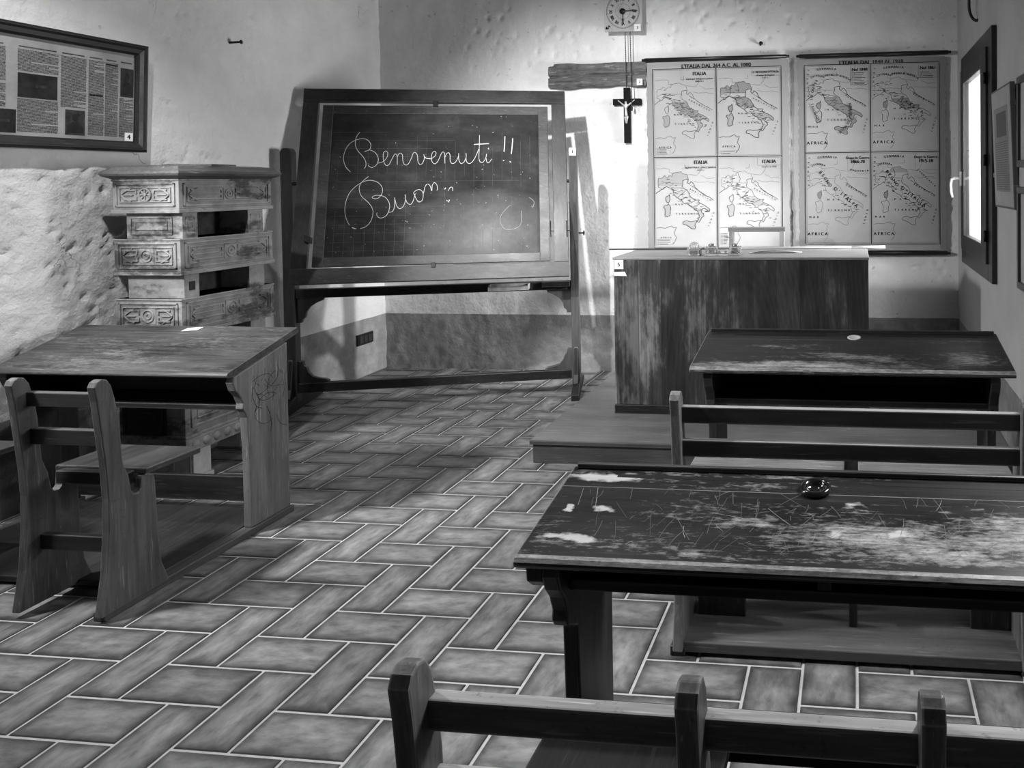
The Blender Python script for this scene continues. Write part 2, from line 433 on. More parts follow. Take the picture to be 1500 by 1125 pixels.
# window: brown-black casement set in the embrasure
def make_window():
    fr = flat('dark_painted_casement', .016, .4, .4, 0, .006, 30)
    mb = MB()
    x0, x1 = XR-.028, XR+.05
    Y0, Y1, Z0, Z1 = 4.02, 5.13, .86, 2.185
    mb.box(x0, XR-.001, Y0, Y0+.11, Z0, Z1); mb.box(x0, XR-.001, Y1-.07, Y1, Z0, Z1)
    mb.box(x0, XR-.001, Y0+.11, Y1-.07, Z0, Z0+.09); mb.box(x0, XR-.001, Y0+.11, Y1-.07, Z1-.09, Z1)
    w = tag(mb.build('window_1', fr, None, .004), kind='structure')
    s0, s1, t0, t1 = 4.13, 5.06, .95, 2.095
    g0, g1, h0, h1 = 4.285, 4.945, 1.05, 2.0
    mb = MB()
    xa, xb = XR-.042, XR-.003
    mb.box(xa, xb, s0, g0, t0, t1); mb.box(xa, xb, g1, s1, t0, t1)
    mb.box(xa, xb, g0, g1, t0, h0); mb.box(xa, xb, g0, g1, h1, t1)
    sash = mb.build('sash', fr, w, .005)
    mb = MB()
    for z in (1.1, 1.5, 1.93):
        mb.tube([(xa-.004, s0-.004, z-.03), (xa-.004, s0-.004, z+.03)], .007, 8)
    mb.build('hinges', IRON, w)
    gm = bpy.data.materials.new('clear_window_glass'); gm.use_nodes = True; nt = gm.node_tree; nt.nodes.clear()
    o = nt.nodes.new('ShaderNodeOutputMaterial'); t = nt.nodes.new('ShaderNodeBsdfTransparent')
    gl = nd(nt, 'ShaderNodeBsdfGlossy', None, Roughness=.03); fz = nd(nt, 'ShaderNodeFresnel', None, IOR=1.45)
    m = nt.nodes.new('ShaderNodeMixShader'); nt.links.new(mth(nt, 'MULTIPLY', fz.outputs[0], .6), m.inputs[0])
    nt.links.new(t.outputs[0], m.inputs[1]); nt.links.new(gl.outputs[0], m.inputs[2]); nt.links.new(m.outputs[0], o.inputs[0])
    mb = MB(); mb.box(xa+.001, xa+.004, g0-.01, g1+.01, h0-.01, h1+.01); mb.build('pane', gm, w)
    white = flat('white_lever_handle', .7, .3, .5)
    mb = MB(); mb.box(xa-.012, xa-.0005, 5.00, 5.04, 1.36, 1.45)
    mb.tube([(xa-.01, 5.02, 1.405), (xa-.045, 5.02, 1.408), (xa-.062, 5.02, 1.400), (xa-.068, 5.018, 1.37), (xa-.066, 5.014, 1.315), (xa-.058, 5.01, 1.285)], [.009, .009, .0095, .009, .009, .008], 10)
    mb.build('handle', white, w, .003)
make_window()

# ------------------------------------------------------------------ left-wall things
def number_card(parent, digit, c, ux, uy, nrm, w, h, size):
    """little white museum number stuck on a thing"""
    c = V(c); ux = V(ux); uy = V(uy); n = V(nrm)
    mb = MB()
    a = c-ux*w/2-uy*h/2; 
    mb.prism([a, a+ux*w, a+ux*w+uy*h, a+uy*h], n*.0012, 0)
    text(mb, digit, c+n*.0016, ux, uy, size*1.1, 1, 1.0, .0014)
    return tag(mb.build('number_card', [PAPER, INK], parent), 'white card printed %s' % digit)

def newspaper():
    x = XL+.03; y0, y1, z0, z1 = 2.18, 3.49, 1.578, 2.108
    t = thing('framed_newspaper', (XL, 2.85, z0), 'dark wooden frame with an old newspaper page hanging high on the left wall', 'picture')
    # hung leaning slightly forward at the top
    fm = wood('dark_frame_moulding', .012, .03, 'Y', .05, .1, .5, .4, 5)
    def P(y, z, d): return V((XL+.012+d+(z-z0)*.05, y, z))
    mb = MB()
    fw = .052
    prof = [(0, 0, .0), (0, 0, .034), (.25, 0, .042), (.45, 0, .034), (.8, 0, .030), (1.0, 0, .020), (1, 0, 0)]
    corners_o = [(y0, z0), (y1, z0), (y1, z1), (y0, z1)]
    corners_i = [(y0+fw, z0+fw), (y1-fw, z0+fw), (y1-fw, z1-fw), (y0+fw, z1-fw)]
    rings = []
    for (k, _, d) in prof:
        rings.append([P(o[0]+(i[0]-o[0])*k, o[1]+(i[1]-o[1])*k, d) for o, i in zip(corners_o, corners_i)])
    vs = [p for r in rings for p in r]; fs = []
    n = len(rings)
    for a in range(n):
        for b in range(4):
            c = (b+1) % 4; a2 = (a+1) % n
            fs.append((a*4+b, a*4+c, a2*4+c, a2*4+b))
    mb.add(vs, fs)
    mb.build('frame', fm, t)
    back = MB(); back.prism([P(y0+fw-.004, z0+fw-.004, .004), P(y1-fw+.004, z0+fw-.004, .004), P(y1-fw+.004, z1-fw+.004, .004), P(y0+fw-.004, z1-fw+.004, .004)], (.006, 0, 0))
    pap = MB(); pp = flat('yellowed_newsprint', .27, .8, .1, 0, .06, 6); tx = flat('newsprint_text', .06, .8, .1, 0, .05, 50); ph = flat('dark_halftone_photo', .014, .7, .2, 0, .01, 18); phl = flat('grey_halftone', .028, .7, .2, 0, .02, 30)
    e = .0105
    a, b, c0, d0 = y0+fw, y1-fw, z0+fw, z1-fw
    pap.poly([P(a, c0, e), P(b, c0, e), P(b, d0, e), P(a, d0, e)], 0)
    def rect(ya, yb, za, zb, m, lift=.0006): pap.poly([P(ya, za, e+lift), P(yb, za, e+lift), P(yb, zb, e+lift), P(ya, zb, e+lift)], m)
    r = random.Random(5)
    def column(ya, yb, za, zb):
        z = zb
        while z > za+.004:
            end = yb - (.0 if r.random() > .12 else (yb-ya)*r.uniform(.2, .7))
            st = ya if end == yb else ya
            yy = st
            while yy < end-.003:
                w = min(r.uniform(.006, .02), end-yy)
                rect(yy, yy+w*.9, z-.0034, z, 1)
                yy += w
            z -= .0055
    W_ = b-a; Hh = d0-c0
    def fy(px): return 2.19 + (px-0)*0  # unused
    cols = [(2.26, 2.40), (2.42, 2.56), (2.58, 2.72), (2.74, 2.88), (2.92, 3.085), (3.095, 3.20), (3.21, 3.305), (3.312, 3.385), (3.392, 3.432)]
    photos = [(2.905, 3.07, 1.795, 1.90, 0), (3.105, 3.195, 1.645, 1.76, 1), (2.79, 2.90, 1.64, 1.74, 0), (3.365, 3.434, 1.845, 1.985, 1), (2.45, 2.62, 1.80, 1.92, 0)]
    cols = [(2.245, 2.36), (2.37, 2.485), (2.495, 2.61), (2.62, 2.735), (2.745, 2.86), (2.905, 3.075), (3.085, 3.20), (3.21, 3.285), (3.29, 3.355), (3.362, 3.434)]
    for (ya, yb) in cols:
        z = 2.015
        rect(ya+.004, yb-.01, z-.006, z, 1, .0006)
        segs = [(1.645, 2.0)]
        for (pa, pb, pz0, pz1, _) in photos:
            if pb > ya and pa < yb:
                new = []
                for (s, q) in segs:
                    if pz0 > s: new.append((s, min(q, pz0-.006)))
                    if pz1 < q: new.append((max(s, pz1+.006), q))
                segs = [x_ for x_ in new if x_[1]-x_[0] > .01]
        for (s, q) in segs: column(ya, yb, s, q)
    for (pa, pb, pz0, pz1, por) in photos:
        rect(pa-.004, pb+.004, pz0-.004, pz1+.004, 0, .0009); rect(pa, pb, pz0, pz1, 2 if por == 0 else 3, .0012)
        cy = (pa+pb)/2; w = pb-pa; h = pz1-pz0
        if por:   # head-and-shoulders portrait
            pap.poly([P(cy+.16*w*math.cos(t_), pz0+.70*h+.15*h*math.sin(t_), e+.0016) for t_ in [i*math.pi/8 for i in range(16)]], 2)
            pap.poly([P(pa+.08*w, pz0+.01, e+.0016), P(pb-.08*w, pz0+.01, e+.0016), P(pb-.12*w, pz0+.36*h, e+.0016), P(cy+.13*w, pz0+.53*h, e+.0016), P(cy-.13*w, pz0+.53*h, e+.0016), P(pa+.12*w, pz0+.36*h, e+.0016)], 2)
        else:     # house in a field
            rect(pa+.45*w, pb-.22*w, pz0+.45*h, pz0+.57*h, 3, .0016)
    rect(3.215, 3.28, 1.835, 1.842, 4, .0012); rect(3.292, 3.352, 1.988, 1.994, 4, .0012)
    pap.build('newspaper_page', [pp, tx, ph, phl, INK], t)
    back.build('backing_board', fm, t)
    number_card(t, '4', P(3.41, z0+fw+.022, e+.003), (0, 1, 0), (.05, 0, 1), (1, 0, 0), .042, .040, .03)
newspaper()

def peg(name, loc, d, label, L=.05, r=.007, cat='nail'):
    mb = MB(); p = V(loc); d = V(d).normalized()
    mb.tube([p-d*.015, p+d*L*.6, p+d*L], [r, r*.9, r*.85], 8)
    mb.lathe([(0, 0), (r*1.7, .0), (r*1.8, .004), (0, .006)], p+d*L, d, 10)
    tag(mb.build(name, IRON), label, cat)
peg('nail', (XL, 4.09, 2.238), (1, .12, .05), 'dark iron nail sticking out of bare left wall above the stove', .055)
peg('nail', (-.66, YB, 2.385), (.25, -1, .2), 'short dark nail in the back wall above the left map', .03, .008)

def socket():
    mb = MB(); y0, y1, z0, z1 = 5.145, 5.325, .237, .318
    t = thing('wall_socket', (XL, 5.23, .24), 'dark rectangular wall socket on the grey dado of the left wall', 'socket')
    mb.box(XL-.004, XL+.012, y0, y1, z0, z1); mb.build('cover_plate', flat('black_plastic', .012, .35, .5), t, .004)
    mb = MB()
    for k in range(3): mb.box(XL+.0122, XL+.016, y0+.018+k*.05, y0+.058+k*.05, z0+.014, z1-.014)
    mb.build('socket_insert', flat('dark_grey_plastic', .03, .4, .5), t, .002)
socket()

# ------------------------------------------------------------------ right-wall things
def right_wall():
    mb = MB()
    mb.tube(spline([(XR+.02, 4.60, 2.335), (XR-.02, 4.62, 2.335), (XR-.045, 4.64, 2.40), (XR-.045, 4.60, 2.50), (XR-.03, 4.45, 2.56), (XR+.01, 4.40, 2.57)]), .009, 8)
    tag(mb.build('wall_hook', IRON), 'black iron hook on the right wall above the window', 'hook')
    t = thing('clip_framed_print', (XR, 3.73, 1.262), 'pale frameless print held by clips on the right wall just beside the window', 'picture')
    def P(y, z, d): return V((XR+.001-d-(z-1.262)*.035, y, z))
    mb = MB(); pts = [P(3.495, 1.262, 0), P(3.955, 1.262, 0), P(3.955, 1.832, 0), P(3.495, 1.832, 0)]
    mb.prism(pts, (-.022, 0, 0)); mb.build('backing_board', flat('grey_fibreboard', .10, .6), t, .002)
    mb = MB(); e = .0226
    def rect(a, b, c, d, m, l=0): mb.poly([P(a, c, e+l), P(b, c, e+l), P(b, d, e+l), P(a, d, e+l)], m)
    rect(3.505, 3.945, 1.272, 1.822, 0)
    rect(3.56, 3.90, 1.34, 1.74, 1, .0005); rect(3.60, 3.84, 1.60, 1.715, 2, .001)
    r = random.Random(2)
    for k in range(22):
        z = 1.575-k*.0105
        y = 3.58
        while y < 3.87:
            w = r.uniform(.01, .05); rect(y, min(y+w*.85, 3.88), z-.0035, z, 2, .001); y += w
    mb.build('printed_sheet', [flat('greyish_paper', .34, .7, .2, 0, .04, 8), flat('grey_paper_field', .22, .7, .2, 0, .04, 8), flat('grey_print', .09, .7)], t)
    for (y, z) in ((3.497, 1.74), (3.497, 1.36), (3.953, 1.42)):
        mb = MB(); q = P(y, z, .02); mb.box(q.x-.006, q.x+.02, y-.007, y+.007, z-.012, z+.012)
        mb.build('clip', STEEL, t, .002)
    for (z0, z1, lab, nm) in ((1.45, 1.838, 'upper of two black-framed pictures cut by the right picture edge', 'a'), (.925, 1.366, 'lower of two black-framed pictures cut by the right picture edge', 'b')):
        t = thing('black_framed_picture', (XR, 3.1, z0), lab, 'picture', 'black-framed pictures on the right wall')
        mb = MB(); a, b = 2.85, 3.432; x0, x1 = XR-.026, XR-.001; w = .03
        mb.box(x0, x1, a, b, z0, z0+w); mb.box(x0, x1, a, b, z1-w, z1); mb.box(x0, x1, a, a+w, z0+w, z1-w); mb.box(x0, x1, b-w, b, z0+w, z1-w)
        mb.build('frame', flat('black_lacquer', .012, .3, .5), t, .003)
        mb = MB(); mb.box(XR-.014, XR-.002, a+w, b-w, z0+w, z1-w); mb.build('print', flat('cream_mount', .4, .7, .2, 0, .05, 6), t)
right_wall()
# ------------------------------------------------------------------ back-wall things
def beam():
    zs_ = frange(2.10, 2.285, .0085); xs_ = frange(-2.237, -1.498, .0085)
    t = None
    mt = wood('hewn_grey_timber', .06, .27, 'X', .3, .4, .0, .85, 3, .15)
    def top(x): return 2.282+.020*noise.noise(V((x*4, 1, 1)))-(.014 if x < -2.2 else 0)+.012*(x+2.0)
    def bot(x): return 2.104+.018*noise.noise(V((x*5, 7, 1)))
    def crack(x): return 2.192+.010*noise.noise(V((x*3, 3, 5)))+.012*(x+1.9)
    vs, fs = [], []
    nx = len(xs_); nz = len(zs_)
    for j, _ in enumerate(zs_):
        for x in xs_:
            z = bot(x)+(top(x)-bot(x))*j/(nz-1)
            d = .038+.010*noise.noise(V((x*3, z*16, 2)))+.007*noise.noise(V((x*22, z*30, 4)))
            g = abs(z-crack(x))
            if g < .012: d -= .030*(1-g/.012)
            if j in (0, nz-1): d -= .012
            vs.append((x, YB-d, z))
    for j in range(nz-1):
        for i in range(nx-1): fs.append((j*nx+i, j*nx+i+1, (j+1)*nx+i+1, (j+1)*nx+i))
    mb = MB(); mb.add(vs, fs, 0, True)
    # side, top and bottom returns into the wall
    def strip(idx):
        vv = [vs[i] for i in idx] + [(vs[i][0], YB+.03, vs[i][2]) for i in idx]; n = len(idx)
        mb.add(vv, [(i, i+1, n+i+1, n+i) for i in range(n-1)])
    strip([i for i in range(nx)][::-1]); strip([(nz-1)*nx+i for i in range(nx)])
    strip([j*nx for j in range(nz)]); strip([j*nx+nx-1 for j in range(nz)][::-1])
    t = thing('timber_lintel', (-1.87, YB, 2.10), 'rough cracked timber lintel set in the back wall left of the maps', 'beam')
    mb.build('beam', mt, t)
    number_card(t, '2', (-1.538, YB-.062, 2.132), (1, 0, 0), (0, 0, 1), (0, -1, 0), .042, .046, .026)
beam()

def clock():
    cx, cz = -1.648, 2.667; y = YB-.085
    t = thing('wall_clock', (cx, YB, 2.50), 'old square painted wall clock with hanging chains at the top edge', 'clock')
    mb = MB(); mb.box(cx-.115, cx+.115, y+.008, YB-.002, 2.545, 2.79)
    mb.build('case', W_DARKZ, t, .003)
    mb = MB(); face = wood('painted_clock_face', .36, .56, 'Z', .1, .2, .3, .6, 2, .3, None, .6)
    mb.box(cx-.139, cx+.139, y, y+.010, 2.522, 2.812)
    mb.build('dial', [face], t, .002)
    mb = MB(); yy = y-.0008
    ring = lambda r, w, m: mb.ribbon([(cx+r*math.cos(a), yy, cz+r*math.sin(a)) for a in [2*math.pi*i/64 for i in range(64)]], w, (0, -1, 0), m, True)
    ring(.122, .0022, 0); ring(.116, .0014, 0); ring(.055, .0012, 0)
    for k in range(12):
        a = math.pi/2-2*math.pi*k/12
        num = ['XII', 'I', 'II', 'III', 'IIII', 'V', 'VI', 'VII', 'VIII', 'IX', 'X', 'XI'][k]
        e2 = V((math.cos(a), 0, math.sin(a))); e1 = V((math.sin(a), 0, -math.cos(a)))
        text(mb, num, V((cx, yy, cz))+e2*.090, e1, e2, .034, 0, .75, .0014)
    r = random.Random(4)
    for sx in (-1, 1):
        for sz in (-1, 1):      # painted leaf sprays in the corners
            c = V((cx+sx*.112, yy, cz+sz*.112))
            if c.z > 2.80: c.z = 2.795
            for _ in range(7):
                a = r.uniform(0, 6.28); q = c+V((r.uniform(-.014, .014), 0, r.uniform(-.014, .014)))
                d = V((math.cos(a), 0, math.sin(a))); n_ = V((-d.z, 0, d.x))
                mb.poly([q-d*.012, q+n_*.005, q+d*.012, q-n_*.005], 0)
    mb.build('dial_numerals', [INK], t)
    mb = MB()
    mb.lathe([(0, 0), (.022, 0), (.022, .004), (.006, .006), (0, .008)], (cx-.002, y-.0015, cz), (0, -1, 0), 24)
    mb.prism([(cx, y-.008, cz+.004), (cx+.062, y-.008, cz+.005), (cx+.074, y-.008, cz+.012), (cx+.115, y-.008, cz+.002), (cx+.074, y-.008, cz-.006), (cx+.062, y-.008, cz-.001), (cx, y-.008, cz-.004)], (0, .002, 0))
    mb.build('minute_hand', IRON, t)
    mb = MB(); mb.prism([(cx-.004, y-.006, cz), (cx-.003, y-.006, cz-.05), (cx-.010, y-.006, cz-.06), (cx, y-.006, cz-.088), (cx+.008, y-.006, cz-.06), (cx+.003, y-.006, cz-.05), (cx+.004, y-.006, cz)], (0, .002, 0))
    mb.build('hour_hand', IRON, t)
    ch = flat('dark_clock_chain', .02, .5, .5, .5)
    for (x, zb) in ((-1.643, 2.11), (-1.606, 1.985)):
        mb = MB(); z = 2.545; k = 0
        pts, rs = [], []
        while z > zb:
            pts.append((x+(z-2.54)*(-.01), YB-.055, z)); rs.append(.0042 if k % 2 == 0 else .0022); z -= .007; k += 1
        mb.tube(pts, rs, 6)
        if zb < 2.05: mb.lathe([(0, 0), (.007, .004), (.009, .02), (.006, .036), (0, .04)], (x+.005, YB-.055, zb-.035), (0, 0, 1), 10)
        mb.build('chain', ch, t)
    number_card(t, '3', (-1.538, y-.012, 2.545), (1, 0, 0), (0, 0, 1), (0, -1, 0), .048, .050, .026)
    t.location.z -= .027
clock()

def crucifix():
    t = thing('crucifix', (-1.648, YB, 1.69), 'dark wooden crucifix on the white wall under the rough lintel', 'crucifix')
    mb = MB(); y0, y1 = YB-.028, YB+.003
    mb.box(-1.671, -1.625, y0, y1, 1.693, 2.098); mb.box(-1.752, -1.671, y0+.001, y1, 1.972, 2.017); mb.box(-1.625, -1.543, y0+.001, y1, 1.972, 2.017)
    mb.build('cross', flat('ebonised_wood', .006, .6, .08, 0, .002, 40), t, .002)
    # small cast figure grown as one skin
    P = [(-1.648, y0-.012, 1.905), (-1.650, y0-.012, 1.935), (-1.648, y0-.013, 1.962), (-1.648, y0-.013, 1.978), (-1.652, y0-.017, 1.997),
         (-1.670, y0-.011, 1.972), (-1.692, y0-.008, 1.990), (-1.712, y0-.004, 2.006), (-1.626, y0-.011, 1.972), (-1.604, y0-.008, 1.992), (-1.584, y0-.004, 2.008),
         (-1.655, y0-.016, 1.872), (-1.650, y0-.008, 1.835), (-1.641, y0-.016, 1.872), (-1.647, y0-.008, 1.833)]
    R_ = [.011, .010, .013, .006, .011, .006, .0045, .004, .006, .0045, .004, .0075, .005, .0075, .005]
    E_ = [(0, 1), (1, 2), (2, 3), (3, 4), (2, 5), (5, 6), (6, 7), (2, 8), (8, 9), (9, 10), (0, 11), (11, 12), (0, 13), (13, 14)]
    org = t.location
    me = bpy.data.meshes.new('figure'); me.from_pydata([V(p)-org for p in P], E_, [])
    ob = bpy.data.objects.new('figure', me); COL.objects.link(ob)
    sk = ob.modifiers.new('skin', 'SKIN'); 
    for i, d in enumerate(me.skin_vertices[0].data if me.skin_vertices else []): d.radius = (R_[i], R_[i])
    ob.modifiers.new('sub', 'SUBSURF').levels = 2
    dg = bpy.context.evaluated_depsgraph_get(); dg.update()
    m2 = bpy.data.meshes.new_from_object(ob.evaluated_get(dg)); bpy.data.objects.remove(ob)
    m2.polygons.foreach_set('use_smooth', [True]*len(m2.polygons)); m2.materials.clear(); m2.materials.append(flat('pale_cast_metal', .45, .4, .5, .3))
    o2 = bpy.data.objects.new('figure', m2); COL.objects.link(o2); o2.parent = t
    tag(o2, 'small pale cast figure')
crucifix()

# ---- wall maps
IT = [(7.5,43.8),(8.0,43.9),(8.5,44.3),(8.9,44.4),(9.8,44.05),(10.2,43.9),(10.3,43.5),(10.5,42.95),(11.1,42.4),(11.8,42.1),(12.25,41.75),(12.6,41.45),(13.05,41.23),(13.6,41.22),(14.25,40.83),(14.4,40.6),(14.8,40.65),(15.3,40.03),(15.65,40.05),(16.0,39.4),(16.2,38.85),(15.9,38.68),(15.9,38.4),(15.65,38.1),(16.05,37.93),(16.3,38.25),(16.55,38.7),(17.15,39.05),(17.1,39.4),(16.5,39.75),(16.85,40.35),(17.2,40.45),(17.95,40.05),(18.35,39.8),(18.5,40.15),(17.95,40.65),(16.9,41.13),(16.3,41.33),(15.9,41.6),(16.2,41.9),(15.3,41.92),(15.0,42.0),(14.2,42.47),(13.5,43.62),(12.6,44.05),(12.3,44.45),(12.5,44.95),(12.4,45.4),(13.1,45.65),(13.75,45.65)]
ALP = [(13.75,45.65),(13.6,46.0),(13.4,46.55),(12.4,46.75),(12.1,47.05),(11.2,46.95),(10.5,46.85),(10.1,46.6),(10.1,46.2),(9.4,46.4),(9.0,45.9),(8.4,46.4),(7.9,45.95),(7.0,45.9),(6.9,45.2),(7.0,44.7),(6.9,44.3),(7.6,44.15),(7.5,43.8)]
SIC = [(12.45,37.9),(12.75,38.15),(13.35,38.2),(14.0,38.03),(15.0,38.15),(15.6,38.27),(15.3,37.8),(15.1,37.4),(15.25,37.05),(15.1,36.7),(14.4,36.8),(13.9,37.1),(13.1,37.5),(12.5,37.6)]
SAR = [(8.2,40.9),(8.75,40.93),(9.2,41.25),(9.6,40.9),(9.75,40.4),(9.6,39.9),(9.5,39.15),(9.0,39.0),(8.6,38.9),(8.4,39.3),(8.5,39.9),(8.4,40.4),(8.15,40.6)]
CRS = [(8.75,42.55),(9.3,42.75),(9.4,43.0),(9.5,42.6),(9.55,42.1),(9.25,41.4),(8.8,41.6),(8.6,42.1)]
DAL = [(13.75,45.6),(13.5,45.1),(13.9,44.8),(14.3,45.3),(14.9,44.9),(15.2,44.2),(16.0,43.6),(17.0,43.0),(18.3,42.5),(19.3,41.9)]
AFR = [(6.5,36.9),(7.6,37.0),(8.6,36.9),(9.3,37.2),(9.9,37.3),(10.3,36.9),(11.0,37.05),(10.6,36.3),(10.5,35.9),(11.0,35.2),(10.6,34.5),(10.1,34.0)]
FRA = [(6.4,43.1),(6.8,43.4),(7.5,43.8)]
RIV = [[(7.1,44.7),(8.2,45.1),(9.5,45.1),(10.7,45.0),(12.4,44.95)],[(12.2,43.7),(12.4,42.9),(12.6,42.2),(12.25,41.75)],[(10.9,43.8),(11.2,43.75),(10.3,43.65)]]
NRT = [[(6.5,47.6),(7.6,47.6),(8.6,47.7),(9.6,47.5),(9.5,46.9),(10.4,46.9)],[(13.0,48.3),(13.0,47.6),(12.2,47.6)],[(16.0,48.6),(16.9,48.0),(16.2,46.9),(15.6,46.3),(13.7,46.5)],[(16.5,46.4),(17.8,45.8),(19.6,45.9)],[(15.0,45.3),(16.3,45.1),(18.0,45.2),(19.6,44.9)]]
def clip_lat(poly, lat, keep_south):
    out = []
    for i in range(len(poly)):
        a, b = poly[i-1], poly[i]
        ia = (a[1] <= lat) == keep_south; ib = (b[1] <= lat) == keep_south
        if ia != ib:
            t = (lat-a[1])/(b[1]-a[1]); out.append((a[0]+(b[0]-a[0])*t, lat))
        if ib: out.append(b)
    return out

MAPMAT = {}
def wall_map(name, sx0, sx1, sz0, sz1, bx, bz, title, panels, label, rod_lab, seed, rod_top, rod_bot, dark):
    ys = YB-.040
    cx = (sx0+sx1)/2
    t = thing(name, (cx, YB, rod_bot[2]), label, 'map', 'old school maps on the back wall')
    r = random.Random(seed)
    # canvas-backed paper with frayed edges, a shallow roll and ripples
    def dep(x, z):
        return .006*math.sin((x-sx0)*9+seed)*(z-sz0)/(sz1-sz0)*.4+.004*math.sin(z*5+seed)
    nu, nv = 40, 60
    L = [sx0+.006*noise.noise(V((seed, j*.25, 0)))+.004*r.uniform(-1, 1) for j in range(nv+1)]
    Rr = [sx1+.006*noise.noise(V((seed+9, j*.3, 0)))+.004*r.uniform(-1, 1) for j in range(nv+1)]
    vs, fs = [], []
    for j in range(nv+1):
        z = sz0+(sz1-sz0)*j/nv
        for i in range(nu+1):
            x = L[j]+(Rr[j]-L[j])*i/nu
            ed = max(0, abs(2*i/nu-1)-.9)*.12
            vs.append((x, ys-dep(x, z)+ed*.5, z))
    n1 = nu+1
    for j in range(nv):
        for i in range(nu): fs.append((j*n1+i, j*n1+i+1, (j+1)*n1+i+1, (j+1)*n1+i))
    mb = MB(); mb.add(vs, fs, 0, True)
    mt, nt, b = newmat('aged_map_paper_%d' % seed)
    co = objco(nt)
    n = noise_n(nt, co, 3.5, 7, .6, None, seed)
    c = ramp(nt, n, [(.3, dark[0]*.86), (.7, dark[0])])
    # browned, dirty margin outside the printed border
    s = nd(nt, 'ShaderNodeSeparateXYZ', None, Vector=co)
    dx = mth(nt, 'SUBTRACT', mth(nt, 'ABSOLUTE', mth(nt, 'SUBTRACT', s.outputs[0], (bx[0]+bx[2])/2-cx)), (bx[2]-bx[0])/2)
    dz = mth(nt, 'SUBTRACT', s.outputs[2], bz[2]-rod_bot[2])
    dd = mth(nt, 'MAXIMUM', dx, dz)
    mk = ramp(nt, mth(nt, 'ADD', mth(nt, 'MULTIPLY', dd, 14), mth(nt, 'MULTIPLY', mth(nt, 'SUBTRACT', n, .5), .8)), [(-.0, 0), (.12, 1)])
    c = mix(nt, mk, c, dark[1])
    nt.links.new(c, b.inputs['Base Color']); b.inputs['Roughness'].default_value = .75; b.inputs['Specular IOR Level'].default_value = .2
    bump(nt, b, n, .2, .006)
    line = flat('map_line_ink', .03, .8, .1); grey = flat('map_grey_tint', dark[0]*.58, .8, .1); pale = flat('map_pale_tint', dark[0]*.72, .8, .1)
    mb.build('map_sheet', mt, t)
    mb = MB()
    def Q(x, z, l=.0022): return V((x, ys-dep(x, z)-l, z))
    N = (0, -1, 0)
    def line3(pts, w, m=0, sub=1, closed=False):
        q = []
        for i in range(len(pts)-1+(1 if closed else 0)):
            a = pts[i]; c_ = pts[(i+1) % len(pts)]
            k = max(1, int(math.hypot(c_[0]-a[0], c_[1]-a[1])/.04))
            for j in range(k): q.append((a[0]+(c_[0]-a[0])*j/k, a[1]+(c_[1]-a[1])*j/k))
        if not closed: q.append(pts[-1])
        mb.ribbon([Q(*p) for p in q], w, N, m, closed)
    x0, xm, x1 = bx; z0, zm, z1 = bz
    line3([(x0, z0), (x1, z0), (x1, z1), (x0, z1)], .005, 0, 1, True)
    line3([(xm, z0), (xm, z1)], .006); line3([(x0, zm), (x1, zm)], .006)
    UX, UY = V((1, 0, 0)), V((0, 0, 1))
    def T(s_, x, z, size, m=0, sx=1.0, bold=0.0, e1=UX, e2=UY): text(mb, s_, Q(x, z, .0026), e1, e2, size, m, sx, bold)
    T(title, (x0+x1)/2, (z1+sz1)/2-.008, .038, 0, 1.0, .0013)
    for pi, p in enumerate(panels):
        a, b_ = (x0, xm) if pi % 2 == 0 else (xm, x1)
        c0, c1 = (zm, z1) if pi < 2 else (z0, zm)
        g = .010
        line3([(a+g, c0+g), (b_-g, c0+g), (b_-g, c1-g), (a+g, c1-g)], .0012, 0, 1, True)
        w = b_-a; h = c1-c0
        def G(lo, la): return (a+g+(lo-6.3)/(19.9-6.3)*(w-2*g), c0+g+(la-33.6)/(49.4-33.6)*(h-2*g))
        def fill(poly, m):
            if len(poly) > 2: mb.poly([Q(*G(*q), .0014) for q in poly], m)
        full = IT+ALP[1:-1]
        for (tone, lo, hi) in p.get('fills', []):
            q = clip_lat(clip_lat(full, hi, True), lo, False); fill(q, tone)
        for isl, tone in p.get('isl', []): fill({'S': SIC, 'D': SAR, 'C': CRS}[isl], tone)
        lw = p.get('lw', .0016)*1.5
        rr = random.Random(pi+seed)
        def rough(poly, am=.05):
            out = []
            for i in range(len(poly)-1):
                q, s_ = poly[i], poly[i+1]
                out.append(q)
                for tt in (.33, .66): out.append((q[0]+(s_[0]-q[0])*tt+rr.uniform(-am, am), q[1]+(s_[1]-q[1])*tt+rr.uniform(-am, am)))
            out.append(poly[-1]); return out
        for poly, cl in ((IT, 0), (ALP, 0), (SIC+SIC[:1], 0), (SAR+SAR[:1], 0), (CRS+CRS[:1], 0), (DAL, 0), (AFR, 0), (FRA, 0)):
            mb.ribbon([Q(*G(*q)) for q in rough(poly)], lw*(.7 if poly is ALP or poly is AFR else 1), N, 0)
        for poly in RIV+NRT: mb.ribbon([Q(*G(*q)) for q in rough(poly, .09)], .0013, N, 0)
        for _ in range(24):      # islands off Dalmatia
            k = rr.uniform(0, 1); lo = 14.2+k*4.0; la = 44.6-k*2.2; 
            mb.ribbon([Q(*G(lo-.12, la+.1)), Q(*G(lo+.12, la-.08))], .0022, N, 0)
        for lats in p.get('bounds', []):
            mb.ribbon([Q(*G(*q)) for q in rough(lats, .12)], p.get('bw', .0024), N, 0)
        for _ in range(int(p.get('towns', 34)*1.5)):   # tiny town names drawn as dashes with a dot
            k = rr.uniform(0, 1); lo = 8.0+k*8.5+rr.uniform(-1.2, 1.6); la = 45.4-k*6.2+rr.uniform(-.8, .9)
            x, z = G(lo, la); L_ = rr.uniform(.010, .024)
            mb.ribbon([Q(x, z), Q(x+L_*.4, z), Q(x+L_, z)], .0030, N, 0)
